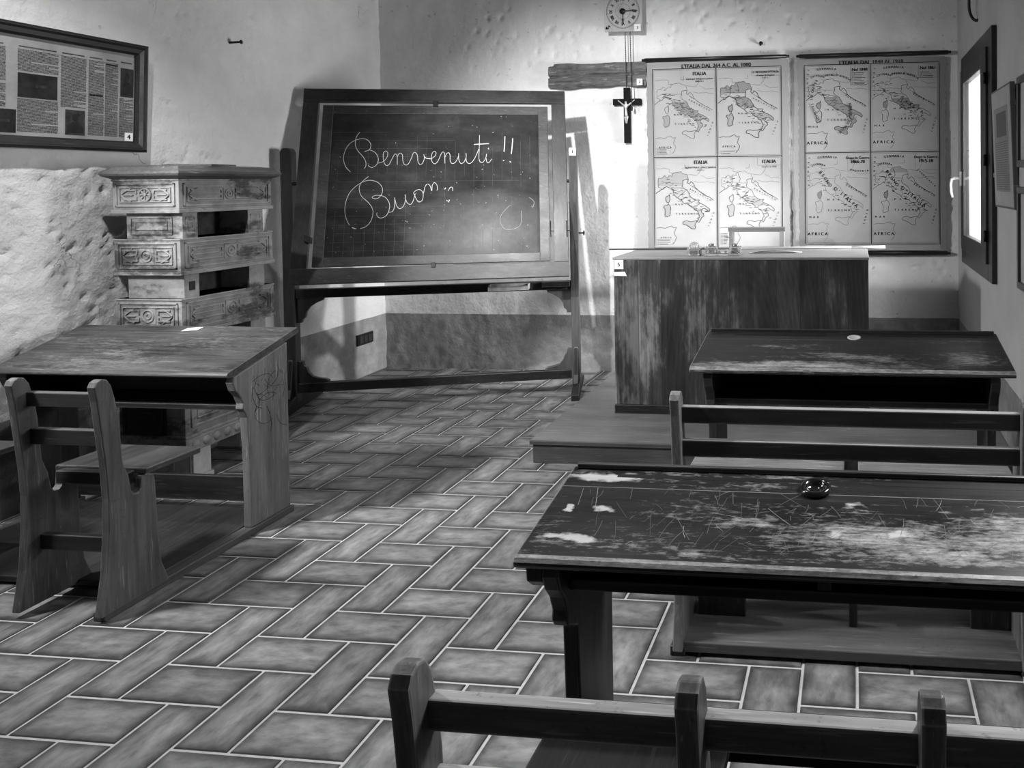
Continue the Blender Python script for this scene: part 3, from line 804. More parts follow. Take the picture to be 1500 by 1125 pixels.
        def cap(lines, cxr, ztop):
            for (s_, size, bold) in lines:
                T(s_, a+cxr*w, ztop, size, 0, .95, bold); ztop -= size*1.05
        cap(p['cap'], p.get('capx', .74), c1-g-.028)
        cw = p.get('capbox')
        if cw:
            line3([(a+cw[0]*w, c1-g), (a+cw[0]*w, c1-cw[1]*h), (b_-g, c1-cw[1]*h)], .001)
        T('A F R I C A', *(lambda q: (q[0], q[1]))(G(8.6, 35.2 if p.get('afr', 1) else 35.0)), p.get('afs', .024), 0, 1, p.get('afb', .0004))
        for (s_, pa, pb, bul, size) in p.get('arcs', []):
            qa, qb = G(*pa), G(*pb)
            text_path(mb, s_, qa, qb, bul, size, UX, UY, (0, ys-.0085, 0), 0)
        if p.get('leg'):
            lx0, lz0, lx1, lz1, nl = p['leg']
            q0, q1 = G(lx0, lz0), G(lx1, lz1)
            line3([q0, (q1[0], q0[1]), q1, (q0[0], q1[1])], .0008, 0, 1, True)
            for k in range(nl):
                z = q1[1]-(q1[1]-q0[1])*(k+.6)/nl
                mb.ribbon([Q(q0[0]+.008, z), Q(q0[0]+.02, z)], .006, N, 1)
                mb.ribbon([Q(q0[0]+.024, z), Q(q0[0]+.024+(q1[0]-q0[0]-.03)*rr.uniform(.55, .95), z)], .0028, N, 0)
    mb.build('map_print', [line, grey, pale], t)
    for nm, (xa, xb, z), lb in (('top_roller', rod_top, 'black roller along the top'), ('bottom_roller', rod_bot, 'black roller along the bottom')):
        mb = MB(); y = ys+.006 if nm == 'bottom_roller' else ys-.006
        mb.tube([(xa, y, z), (xa+.02, y, z), (xa+.021, y, z), (xb-.021, y, z), (xb-.02, y, z), (xb, y, z)], [.010, .010, .0145, .0145, .010, .010], 14)
        mb.build(nm, flat('black_roller_paint', .010, .35, .5), t)
    return t
bd_reg = [[(9.9,44.1),(11.0,44.2),(12.4,44.0)],[(11.4,42.4),(12.2,43.0),(13.0,43.6)],[(12.0,42.0),(13.1,42.5),(14.2,42.4)],[(13.6,41.3),(14.6,41.6),(15.3,41.9)],[(14.9,40.7),(15.8,41.1),(16.3,41.3)],[(15.9,40.0),(16.4,40.2),(16.8,40.3)],[(9.0,44.5),(9.2,45.3),(9.3,46.2)],[(10.8,45.1),(11.0,45.8),(10.6,46.6)]]
seas = [('TIRRENO', (11.0,39.5), (15.0,39.5), 0, .013), ('MAR', (10.9,41.2), (12.3,41.2), 0, .012), ('ADRIATICO', (14.2,43.9), (18.6,41.9), .0, .012), ('IONIO', (18.2,37.3), (19.3,39.6), 0, .012)]
seas2 = [('TIRRENO', (11.0,39.4), (15.4,39.4), 0, .016), ('MAR', (11.0,41.3), (13.2,41.3), 0, .014), ('ADRIATICO', (15.0,43.9), (19.0,41.9), .0, .014), ('IONIO', (18.6,37.0), (19.4,39.4), 0, .014), ('GERMANIA', (8.9,48.8), (12.7,48.8), .004, .018), ('SVIZZERA', (7.5,47.3), (10.2,47.4), .012, .015), ('FRANCIA', (6.9,48.7), (6.8,43.9), -.006, .014), ('MAR', (7.0,38.2), (8.7,38.2), 0, .016)]
wall_map('wall_map', -1.495, -.455, .905, 2.272, (-1.447, -.978, -.508), (.925, 1.583, 2.222),
    "L'ITALIA DAL 264 A.C. AL 1000",
    [dict(cap=[('ITALIA', .036, .0016), ('al principio delle guerre puniche', .016, .0005), ('(264 a.C.)', .016, .0005)], capbox=(.45, .12), fills=[(1, 40.6, 43.6), (2, 37.8, 40.6)], arcs=seas, bounds=bd_reg[1:6], leg=(6.5, 33.9, 9.8, 35.0, 4), towns=60, afs=.020, isl=[('D', 2)]),
     dict(cap=[('LE REGIONI D\'ITALIA', .022, .0008), ('al tempo di Augusto', .017, .0005), ('(14 d.C.)', .016, 0)], capbox=(.55, .10), capx=.76, fills=[(1, 44.9, 47.2), (1, 42.4, 44.3), (2, 39.8, 41.3)], isl=[('C', 1), ('D', 2)], arcs=seas, bounds=bd_reg, leg=(6.5, 33.8, 10.2, 34.4, 2), lw=.0026, towns=50, afs=.020),
     dict(cap=[('ITALIA', .036, .0016), ('BIZANTINA E LONGOBARDA', .018, .0003), ('(600 d.C.)', .014, 0)], fills=[(2, 44.5, 47.2), (2, 37.8, 40.4)], isl=[('S', 2), ('D', 2), ('C', 2)], arcs=seas, bounds=bd_reg[:6], leg=(6.5, 33.9, 10.0, 34.9, 3), lw=.0022, afs=.017, afb=0),
     dict(cap=[('ITALIA', .036, .0016), ('intorno al 1000', .018, 0)], capx=.80, capbox=(.62, .10), fills=[(2, 40.9, 42.2)], isl=[('D', 2)], arcs=seas, bounds=bd_reg, leg=(6.5, 34.0, 8.5, 36.0, 8), lw=.0016, afs=.012)],
    'old school map with four panels of ancient Italy, on the left', '', 3, (-1.522, -.448, 2.290), (-1.52, -.44, .884), (.39, .29))
wall_map('wall_map', -.389, .640, .905, 2.262, (-.342, .122, .598), (.950, 1.600, 2.222),
    "L'ITALIA DAL 1848 AL 1918",
    [dict(cap=[('Nel 1848', .031, .0018)], capx=.84, capbox=(.70, .24), fills=[(1, 37.8, 43.7)], isl=[('S', 1), ('C', 1)], arcs=seas2+[('REGNO DI SARDEGNA', (8.6,46.7), (9.3,39.2), -.045, .020), ('REGNO DELLE DUE SICILIE', (15.8,42.3), (13.6,37.0), .035, .020), ('IMPERO D\'AUSTRIA', (10.4,47.6), (15.8,46.8), .018, .016)], bounds=bd_reg[:3], lw=.0022, afs=.030, afb=.001, leg=(15.9, 45.9, 19.6, 48.2, 8), towns=26),
     dict(cap=[('Nel 1861', .031, .0018)], capx=.84, capbox=(.70, .17), fills=[(1, 41.2, 43.2)], isl=[('C', 1)], arcs=seas2+[('ITALIA', (12.6,42.9), (16.6,40.6), 0, .026), ('IMPERO D\'AUSTRIA', (10.4,47.6), (15.8,46.8), .018, .016)], bounds=bd_reg[:5], afs=.030, afb=.001, leg=(16.1, 46.8, 19.4, 48.0, 4), towns=46),
     dict(cap=[('Dopo le Guerre', .026, .0018), ('1866-70', .032, .0020)], capx=.80, capbox=(.65, .20), isl=[('C', 1)], arcs=seas2+[('REGNO', (9.4,46.2), (11.4,43.9), 0, .026), ('D\'ITALIA', (12.6,43.2), (17.0,40.2), 0, .028), ('UNGHERIA', (15.9,46.6), (19.5,46.4), -.006, .014)], afs=.030, afb=.001, lw=.001, towns=16),
     dict(cap=[('Dopo la Guerra', .026, .0018), ('1915-18', .032, .0020)], capx=.80, capbox=(.65, .20), fills=[(2, 46.0, 47.2)], isl=[('C', 1)], arcs=seas2+[('REGNO', (9.4,46.2), (11.4,43.9), 0, .026), ('D\'ITALIA', (12.6,43.2), (17.0,40.2), 0, .028), ('JUGOSLAVIA', (15.8,46.4), (19.2,43.6), 0, .014)], bounds=bd_reg[5:], afs=.030, afb=.001, lw=.0015, towns=44)],
    'old school map with four panels of 1848 to 1918 Italy, on the right', '', 8, (-.399, .680, 2.287), (-.385, .672, .884), (.36, .25))
# ------------------------------------------------------------------ stove
def stove():
    X0, X1, Y0, Y1 = -3.44, -3.10, 3.215, 3.78
    t = thing('ceramic_stove', (-3.27, 3.5, 0), 'tall carved ceramic stove of stacked tiers against the left wall', 'stove')
    mt, nt, b = newmat('weathered_stove_ceramic')
    co = objco(nt)
    n1 = noise_n(nt, co, 6, 8, .7); n2 = noise_n(nt, co, 30, 7, .7); n3 = noise_n(nt, co, 5, 6, .65, (.5, .5, 1.6), 7)
    c = ramp(nt, n1, [(.3, .13), (.5, .22), (.7, .33)])
    c = mix(nt, ramp(nt, mth(nt, 'ADD', mth(nt, 'MULTIPLY', n3, .75), mth(nt, 'MULTIPLY', n2, .25)), [(.50, 0), (.58, .9)]), c, .035)
    c = mix(nt, ramp(nt, n2, [(.64, 0), (.72, .7)]), c, .42)
    nt.links.new(c, b.inputs['Base Color']); b.inputs['Roughness'].default_value = .6; b.inputs['Specular IOR Level'].default_value = .3
    bump(nt, b, n2, .5, .004)
    cer = mt
    dark_back = flat('dark_ceramic', .03, .7, .2, 0, .02, 14)
    def frame_front(mb, xa, xb, za, zb, y, w, d):      # raised mouldings on the face towards the room's front
        for (a, b_, c_, e) in ((xa, xb, za, za+w), (xa, xb, zb-w, zb), (xa, xa+w, za+w, zb-w), (xb-w, xb, za+w, zb-w)): mb.box(a, b_, y-d, y+.002, c_, e)
    def frame_side(mb, ya, yb, za, zb, x, w, d):
        for (a, b_, c_, e) in ((ya, yb, za, za+w), (ya, yb, zb-w, zb), (ya, ya+w, za+w, zb-w), (yb-w, yb, za+w, zb-w)): mb.box(x-.002, x+d, a, b_, c_, e)
    def relief(mb, face, a0, a1, z0, z1, rosette):
        """carved panel: bordered field, centre boss, facing arrow-and-fret motifs"""
        d = .006
        def B(a, b_, c_, e, dd=d):
            if face == 'F': mb.box(a, b_, Y0-dd, Y0+.002, c_, e)
            else: mb.box(X1-.002, X1+dd, a, b_, c_, e)
        w = a1-a0; h = z1-z0; cz = (z0+z1)/2; ca = (a0+a1)/2
        for q, ww in ((0, .008), (.020, .004)):
            for (a, b_, c_, e) in ((a0+q, a1-q, z0+q, z0+q+ww), (a0+q, a1-q, z1-q-ww, z1-q), (a0+q, a0+q+ww, z0+q, z1-q), (a1-q-ww, a1-q, z0+q, z1-q)): B(a, b_, c_, e)
        s = h*.30
        q = (ca, Y0, cz) if face == 'F' else (X1, ca, cz)
        ax = (0, -1, 0) if face == 'F' else (1, 0, 0)
        if rosette:
            mb.lathe([(0, .0), (s*.98, 0), (s*.98, d), (s*.80, d*1.3), (s*.78, .001), (s*.30, .001)], q, ax, 28)
            mb.lathe([(s*.28, 0), (s*.25, d*1.2), (0, d*1.4)], q, ax, 16)
            for k in range(8):
                an = 2*math.pi*k/8; u = V((math.cos(an), 0, math.sin(an))); p = V(q)
                n_ = V((-u.z, 0, u.x))
                mb.prism([p+u*s*.25-n_*s*.05, p+u*s*.25+n_*s*.05, p+u*s*.8+n_*s*.12, p+u*s*.8-n_*s*.12], V(ax)*d)
        else:
            B(ca-s, ca+s, cz-s, cz+s, d*.55)
            for (r0, r1) in ((.82, .66), (.42, .20)):
                mb.lathe([(s*r0, d*.5), (s*r0, d*1.25), (s*r1, d*1.25), (s*r1, d*.5)], q, ax, 24)
            mb.lathe([(s*.14, d*.5), (0, d*1.3)], q, ax, 12)
        for sg in (-1, 1):
            e0 = ca+sg*s*1.25; e1 = ca+sg*(w/2-.040)
            lo, hi = min(e0, e1), max(e0, e1)
            for dz in (-.20, .20):
                B(lo, hi, cz+dz*h-.0035, cz+dz*h+.0035)
            B(lo+(.02 if sg > 0 else 0), hi-(0 if sg > 0 else .02), cz-.003, cz+.003)
            B(min(e0, e0+sg*.007), max(e0, e0+sg*.007), cz+.05*h, cz+.20*h); B(min(e0, e0+sg*.007), max(e0, e0+sg*.007), cz-.20*h, cz-.05*h)
            # arrow head curve
            tip = ca+sg*(w/2-.030)
            for k in (-1, 1):
                pts = [(tip, cz), (tip-sg*.018, cz+k*h*.14), (tip-sg*.05, cz+k*h*.27)]
                nn_ = V((0, -1, 0)) if face == 'F' else V((1, 0, 0))
                mm = [V((a, Y0-d*.5, z)) if face == 'F' else V((X1+d*.5, a, z)) for a, z in pts]
                mb.tube(spline(mm, 5), .004, 6)
    # low plinth and body with the fire door
    mb = MB(); mb.box(X0, X1, Y0, Y1, .235, .60)
    mb.box(X0-.01, X1+.012, Y0-.012, Y1+.01, .160, .225); mb.box(X0-.004, X1+.006, Y0-.006, Y1+.005, .225, .24)
    frame_side(mb, Y0+.03, Y1-.03, .27, .57, X1, .012, .007); frame_side(mb, Y0+.065, Y1-.065, .305, .535, X1, .008, .006)
    for k in range(9):   # leafy band round the plinth
        mb.lathe([(0, .010), (.018, .006), (.022, 0)], (X1+.012, Y0+.04+k*.062, .192), (1, 0, 0), 10)
    for k in range(5): mb.lathe([(0, .010), (.018, .006), (.022, 0)], (X0+.04+k*.065, Y0-.012, .192), (0, -1, 0), 10)
    mb.prism([(X1, Y0+.16, .42), (X1, Y0+.28, .50), (X1, Y0+.40, .42), (X1, Y0+.28, .34)], (.007, 0, 0))
    mb.build('lower_body', cer, t, .003)
    mb = MB(); mb.box(-3.415, -3.195, Y0-.010, Y0+.004, .245, .415); frame_front(mb, -3.405, -3.205, .255, .405, Y0-.010, .010, .005)
    mb.box(-3.37, -3.24, Y0-.014, Y0-.009, .322, .330); mb.box(-3.35, -3.26, Y0-.014, Y0-.009, .345, .352)
    d = mb.build('fire_door', IRON, t, .002)
    mb = MB(); mb.tube(spline([(-3.418, Y0-.012, .385), (-3.432, Y0-.03, .38), (-3.436, Y0-.034, .35), (-3.428, Y0-.028, .325)]), .006, 8)
    mb.build('door_handle', IRON, d)
    for (xa, ya) in ((X0+.01, Y0+.05), (X1-.145, Y0+.05), (X0+.01, Y1-.03), (X1-.145, Y1-.03)):
        mb = MB(); mb.box(xa, xa+.135, ya, ya+.115, 0, .025); mb.box(xa+.008, xa+.127, ya+.008, ya+.107, .025, .160)
        frame_front(mb, xa+.02, xa+.115, .035, .145, ya+.008, .006, .003)
        mb.build('foot', flat('pale_stove_foot', .50, .6, .3, 0, .1, 14), t, .004)
    # broad carved tiers
    for (z0, z1, ros) in ((.715, .882, False), (.998, 1.162, False), (1.288, 1.440, True)):
        mb = MB(); mb.box(X0, X1, Y0, Y1, z0+.012, z1)
        mb.box(X0-.006, X1+.006, Y0-.006, Y1+.006, z0-.006, z0+.012)
        mb.box(X0-.004, X1+.004, Y0-.004, Y1+.004, z1-.008, z1)
        relief(mb, 'F', X0+.018, X1-.018, z0+.024, z1-.018, ros); relief(mb, 'S', Y0+.022, Y1-.02, z0+.024, z1-.018, False)
        tier = mb.build('carved_tier', cer, t, .002)
    # recessed flue blocks between them, with a dark passage between the pillars
    for (z0, z1, kind) in ((.600, .710, 0), (.880, .994, 1), (1.160, 1.284, 2)):
        mb = MB()
        xa, xb = X0+.045, X1-.006
        mb.box(xa, xb, Y0+.022, Y0+.105, z0, z1)                        # front block
        mb.box(xa, xb, Y0+.41, Y1-.055, z0, z1)                         # rear block
        mb.box(xa, xa+.13, Y0+.105, Y0+.41, z0, z1, 1)                  # dark-coloured back of the passage
        if kind == 2:
            frame_front(mb, xa+.02, xb-.05, z0+.02, z1-.02, Y0+.022, .008, .005); frame_front(mb, xa+.045, xb-.075, z0+.042, z1-.042, Y0+.022, .005, .004)
            frame_side(mb, Y0+.038, Y0+.092, z0+.022, z1-.022, xb, .007, .004); frame_side(mb, Y0+.052, Y0+.078, z0+.042, z1-.042, xb, .005, .004)
            frame_side(mb, Y0+.425, Y1-.07, z0+.022, z1-.022, xb, .007, .004)
        if kind == 1:
            mb.box(xb-.004, xb+.002, Y0+.047, Y0+.082, z0+.036, z1-.036, 2)
        mb.build('flue_block', [cer, dark_back, IRON], t, .002)
    # top cornice
    mb = MB()
    prof = [(.0, 1.440), (.012, 1.448), (.030, 1.456), (.036, 1.466), (.034, 1.476), (.016, 1.488), (.006, 1.500), (-.05, 1.506)]
    rings = [[(X0-o, Y0-o, z), (X1+o, Y0-o, z), (X1+o, Y1+o, z), (X0-o, Y1+o, z)] for o, z in prof]
    vs = [p for r in rings for p in r]; fs = []
    for a in range(len(rings)-1):
        for k in range(4): fs.append((a*4+k, a*4+(k+1) % 4, a*4+4+(k+1) % 4, a*4+4+k))
    fs.append([len(vs)-4+k for k in range(4)]); fs.append((3, 2, 1, 0))
    mb.add(vs, fs); mb.prism([(X1-.16, Y0+.12, 1.504), (X1-.01, Y0+.2, 1.504), (X1-.06, Y1-.16, 1.504), (X0+.1, Y1-.1, 1.504), (X0+.06, Y0+.2, 1.504)], (0, 0, .010))
    mb.build('cornice', wood('darkened_stove_cornice', .045, .15, 'Y', .0, .2, .0, .6, 60, .3, None, 1.0, .6), t, .002)  # cornice toned darker than the carved tiers
stove()

# ------------------------------------------------------------------ blackboard easel
def easel():
    PL = V((-3.466, 4.386, 0)); e = V((.9581, .2866, 0)).normalized(); n = V((-e.y, e.x, 0))
    def E(s, z, d=0): return PL+e*s+n*d+V((0, 0, z))
    t = thing('blackboard_easel', E(.835, 0), 'big wooden easel holding the chalk-written blackboard', 'blackboard')
    t.location.z = 0
    def bx(mb, s0, s1, z0, z1, d0, d1, m=0):
        mb.hexa([E(s0, z0, d0), E(s1, z0, d0), E(s1, z0, d1), E(s0, z0, d1), E(s0, z1, d0), E(s1, z1, d0), E(s1, z1, d1), E(s0, z1, d1)], m)
    for (s0, s1) in ((-.058, .008), (1.673, 1.728)):
        mb = MB(); sm = (s0+s1)/2; w = (s1-s0)/2
        prof = [(s0, .05), (s1, .05), (s1, 1.612), (s1-.010, 1.632), (s1-.022, 1.638), (s0+.022, 1.638), (s0+.010, 1.632), (s0, 1.612)]
        mb.prism([E(a, z, 0) for a, z in prof], n*.075)
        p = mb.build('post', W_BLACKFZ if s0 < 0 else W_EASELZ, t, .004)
        # foot plank running front to back with curved braces
        mb = MB()
        f0, f1 = (-.16, .42)
        mb.prism([E(s0+.002, .0, f0), E(s0+.002, .0, f1), E(s0+.002, .03, f1), E(s0+.002, .09, .12), E(s0+.002, .09, -.02), E(s0+.002, .04, f0)], e*(s1-s0-.004))
        mb.build('foot', W_DARKY, t, .004)
        mb = MB()
        mb.prism([E(sm-.014, .088, -.0), E(sm-.014, .088, -.06), E(sm-.014, .14, -.035), E(sm-.014, .26, -.012), E(sm-.014, .32, 0)], e*.028)
        mb.prism([E(sm-.014, .088, .075), E(sm-.014, .085, .20), E(sm-.014, .14, .14), E(sm-.014, .26, .095), E(sm-.014, .36, .075)], e*.028)
        mb.build('brace', W_DARKZ, t, .003)
    mb = MB(); bx(mb, .008, 1.673, .105, .165, .018, .058); mb.build('lower_rail', W_DARK, t, .004)
    mb = MB(); bx(mb, .008, 1.673, .700, .757, .010, .060); mb.build('upper_rail', W_DARK, t, .004)
    def arc(cs, cz, rs, rz, a0, a1, k=8): return [(cs+rs*math.cos(a0+(a1-a0)*i/k), cz+rz*math.sin(a0+(a1-a0)*i/k)) for i in range(k+1)]
    br = [ # under the upper rail, left, then the same mirrored
        ([(.008, .70), (.165, .70), (.158, .682), (.140, .676)] + [(.12, .668), (.085, .645), (.062, .612), (.055, .578)] + [(.040, .565), (.034, .545), (.008, .545)]),
        ([(.008, .165), (.185, .165), (.180, .180), (.165, .187)] + [(.13, .192), (.09, .205), (.065, .235), (.055, .265)] + [(.042, .275), (.036, .305), (.008, .305)])]
    for pf in br:
        for mir in (0, 1):
            q = [((1.681-a) if mir else a, z) for a, z in pf]
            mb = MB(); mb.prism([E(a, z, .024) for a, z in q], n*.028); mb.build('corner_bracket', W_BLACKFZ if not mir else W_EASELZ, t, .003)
    # dark pen ledge on the rail at the right
    mb = MB(); bx(mb, 1.49, 1.668, .722, .758, -.012, .0095); mb.build('ledge', W_DARK, t, .003)
    mb = MB(); mb.tube([E(1.728, 1.071, .03), E(1.758, 1.071, .03)], .005, 8); mb.lathe([(0, 0), (.010, .002), (.010, .008), (0, .012)], E(1.755, 1.071, .03), e, 12)
    mb.tube([E(1.761, 1.055, .03), E(1.765, 1.071, .03), E(1.761, 1.087, .03)], .004, 8); mb.tube([E(1.761, 1.071, .012), E(1.765, 1.071, .03), E(1.761, 1.071, .048)], .004, 8)
    mb.build('wing_nut', IRON, t)
    number_card(t, '1', E(1.6985, 1.61, 0), e, (0, 0, 1), -n, .044, .050, .026)
    # tilting board
    th = math.radians(18.6); O = E(0, 1.42); up = V((0, 0, math.cos(th)))+n*math.sin(th); nn = e.cross(up)   # nn looks to the room
    def Braw(u, w, d=0): return O+e*u+up*w+nn*d
    def B(u, w, d=0): return Braw(u-.033*w, w, d)
    def bar(mb, u0, u1, w0, w1, d0, d1): mb.hexa([B(u0, w0, d1), B(u1, w0, d1), B(u1, w0, d0), B(u0, w0, d0), B(u0, w1, d1), B(u1, w1, d1), B(u1, w1, d0), B(u0, w1, d0)])
    mb = MB(); bar(mb, .033, .127, -.545, .548, -.024, 0); fL = mb.build('board_frame_stile', W_BLACKFZ, t, .003)
    mb = MB(); bar(mb, 1.570, 1.660, -.545, .550, -.024, 0); mb.build('board_frame_stile', W_BLACKFZ, t, .003)
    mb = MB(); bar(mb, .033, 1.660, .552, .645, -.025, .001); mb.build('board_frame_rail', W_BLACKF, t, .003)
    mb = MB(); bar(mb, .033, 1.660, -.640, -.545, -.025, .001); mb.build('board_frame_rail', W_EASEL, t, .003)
    mb = MB()
    bar(mb, .152, .2145, -.536, .530, -.020, -.003); bar(mb, 1.483, 1.545, -.536, .530, -.020, -.003)
    bar(mb, .2145, 1.483, .470, .530, -.020, -.003); bar(mb, .2145, 1.483, -.536, -.478, -.020, -.003)
    inner = mb.build('inner_frame', W_EASEL, t, .003)
    mt, nt, b = newmat('chalk_dusted_slate_paint'); co = objco(nt)
    n1 = noise_n(nt, co, 3.2, 7, .65); n2 = noise_n(nt, co, 24, 7, .7); n3 = noise_n(nt, co, 9, 5, .6, (.35, 1, 1.4), 3)
    c = ramp(nt, mth(nt, 'ADD', mth(nt, 'MULTIPLY', n1, .6), mth(nt, 'MULTIPLY', n3, .4)), [(.34, .014), (.52, .034), (.68, .075)])
    # broad wiped smear of chalk dust low on the right
    q = nd(nt, 'ShaderNodeVectorMath', {'operation': 'SUBTRACT'}, _0=co, _1=tuple(B(1.16, -.36, 0)-t.location)).outputs[0]
    q = nd(nt, 'ShaderNodeVectorMath', {'operation': 'MULTIPLY'}, _0=q, _1=(1.9, 1.9, 3.2)).outputs[0]
    l = nd(nt, 'ShaderNodeVectorMath', {'operation': 'LENGTH'}, _0=q).outputs['Value']
    k = mth(nt, 'MULTIPLY', mth(nt, 'SUBTRACT', 1.0, l, True), mth(nt, 'ADD', n1, mth(nt, 'MULTIPLY', n2, .7)))
    c = mix(nt, mth(nt, 'MULTIPLY', k, .75, True), c, .28)
    c = mix(nt, ramp(nt, n2, [(.60, 0), (.76, .22)]), c, .22)
    nt.links.new(c, b.inputs['Base Color']); b.inputs['Roughness'].default_value = .8; b.inputs['Specular IOR Level'].default_value = .2
    mb = MB(); bar(mb, .2145, 1.483, -.478, .470, -.018, -.010); panel = mb.build('slate_panel', mt, t)
    chalk = flat('white_chalk', .66, .95, .05); faint = flat('faded_chalk_rule', .13, .95, .05); scr = flat('chalk_scuff', .42, .95, .05)
    mb = MB(); dd = -.0092
    r = random.Random(9)
    for k in range(21):
        u = .262+k*.0582
        for (w0, w1) in ((-.475, r.uniform(-.30, -.05)), (r.uniform(-.05, .1), r.uniform(.2, .34))): 
            mb.ribbon([B(u+r.uniform(-.001, .001), w0, dd-.0004), B(u, w1, dd-.0004)], .0016 if w0 < -.4 else .0009, nn, 1)
    for k in range(15):
        w = -.44+k*.056
        a0 = .22+r.uniform(0, .05); mb.ribbon([B(a0, w, dd-.0004), B(a0+r.uniform(.25, 1.1), w, dd-.0004)], .0011, nn, 1)
    for s in CHALK:
        pts = [Braw(a/1000, b_/1000, dd) for a, b_ in s]
        pts = spline(pts, 6)
        mb.ribbon(pts, .0031 if len(s) > 3 else .0055, nn, 0)
    for _ in range(150):   # specks and flecks of chalk
        u, w = r.uniform(.22, 1.47), r.uniform(-.46, .46)
        if w > .1 and r.random() < .6: continue
        a = r.uniform(0, 6.3); L = r.uniform(.002, .011); mb.ribbon([B(u, w, dd), B(u+L*math.cos(a), w+L*math.sin(a), dd)], r.uniform(.0012, .003), nn, 2)
    for (pts, m) in (([(1.30, -.16), (1.24, -.24), (1.27, -.32), (1.36, -.30), (1.37, -.2)], 2), ([(1.42, -.11), (1.45, -.14), (1.44, -.18)], 2)):
        mb.ribbon(spline([B(a, b_, dd) for a, b_ in pts], 5), .0018, nn, 2)
    mb.build('chalk_writing', [chalk, faint, scr], panel)
    mb = MB(); bar(mb, .820, .850, .520, .560, -.004, .008); mb.build('latch', IRON, t, .002)
    mb = MB(); bar(mb, .835, .860, -.560, -.528, -.004, .006); mb.build('latch', IRON, t, .002)
    mb = MB(); mb.prism([B(.105, -.33, .001), B(.105, -.375, .001), B(.150, -.395, .001), B(.150, -.355, .001)], nn*.022); mb.build('clamp_block', W_DARKZ, t, .003)
    for (u, w) in ((1.552, -.33), (1.652, -.33)):
        mb = MB(); mb.tube([B(u, w+.055, .003), B(u, w-.045, .004), B(u+.001, w-.05, .004)], .0032, 6); mb.tube([B(u, w-.012, .004), B(u+.022, w-.012, .004)], .003, 6)
        mb.build('hook', IRON, t)
    for (u0, u1) in ((.006, .036), (1.655, 1.676)):
        mb = MB(); mb.tube([B(u0, 0, -.012), B(u1, 0, -.012)], .011, 10); mb.build('pivot_pin', IRON, t)
    # things lying on the rail
    cb = MB(); s0, s1 = 1.165, 1.414; z = .768
    def cbx(a, b_, zz0, zz1, d0, d1): bx(cb, a, b_, zz0, zz1, d0, d1)
    return E, n, e
E_, N_, e_ = easel()
def chalk_box():
    t = thing('chalk_tray', E_(1.29, .715, -.035), 'pale shallow wooden chalk tray on the easel rail under the blackboard', 'tray')
    t['label'] = 'pale shallow wooden chalk tray fixed along the rail under the blackboard'
    mb = MB()
    def bx(s0, s1, z0, z1, d0, d1): mb.hexa([E_(s0, z0, d0), E_(s1, z0, d0), E_(s1, z0, d1), E_(s0, z0, d1), E_(s0, z1, d0), E_(s1, z1, d0), E_(s1, z1, d1), E_(s0, z1, d1)])
    s0, s1, z0, z1, d0, d1 = 1.165, 1.414, .716, .752, -.075, .008
    bx(s0, s1, z0, z0+.008, d0, d1); bx(s0, s1, z0+.008, z1-.008, d0, d0+.008); bx(s0, s1, z0+.008, z1, d1-.008, d1)
    bx(s0, s0+.008, z0+.008, z1, d0+.008, d1-.008); bx(s1-.008, s1, z0+.008, z1, d0+.008, d1-.008)
    mb.build('tray', flat('chalky_pale_wood', .34, .8, .15, 0, .14, 16), t, .002)
chalk_box()
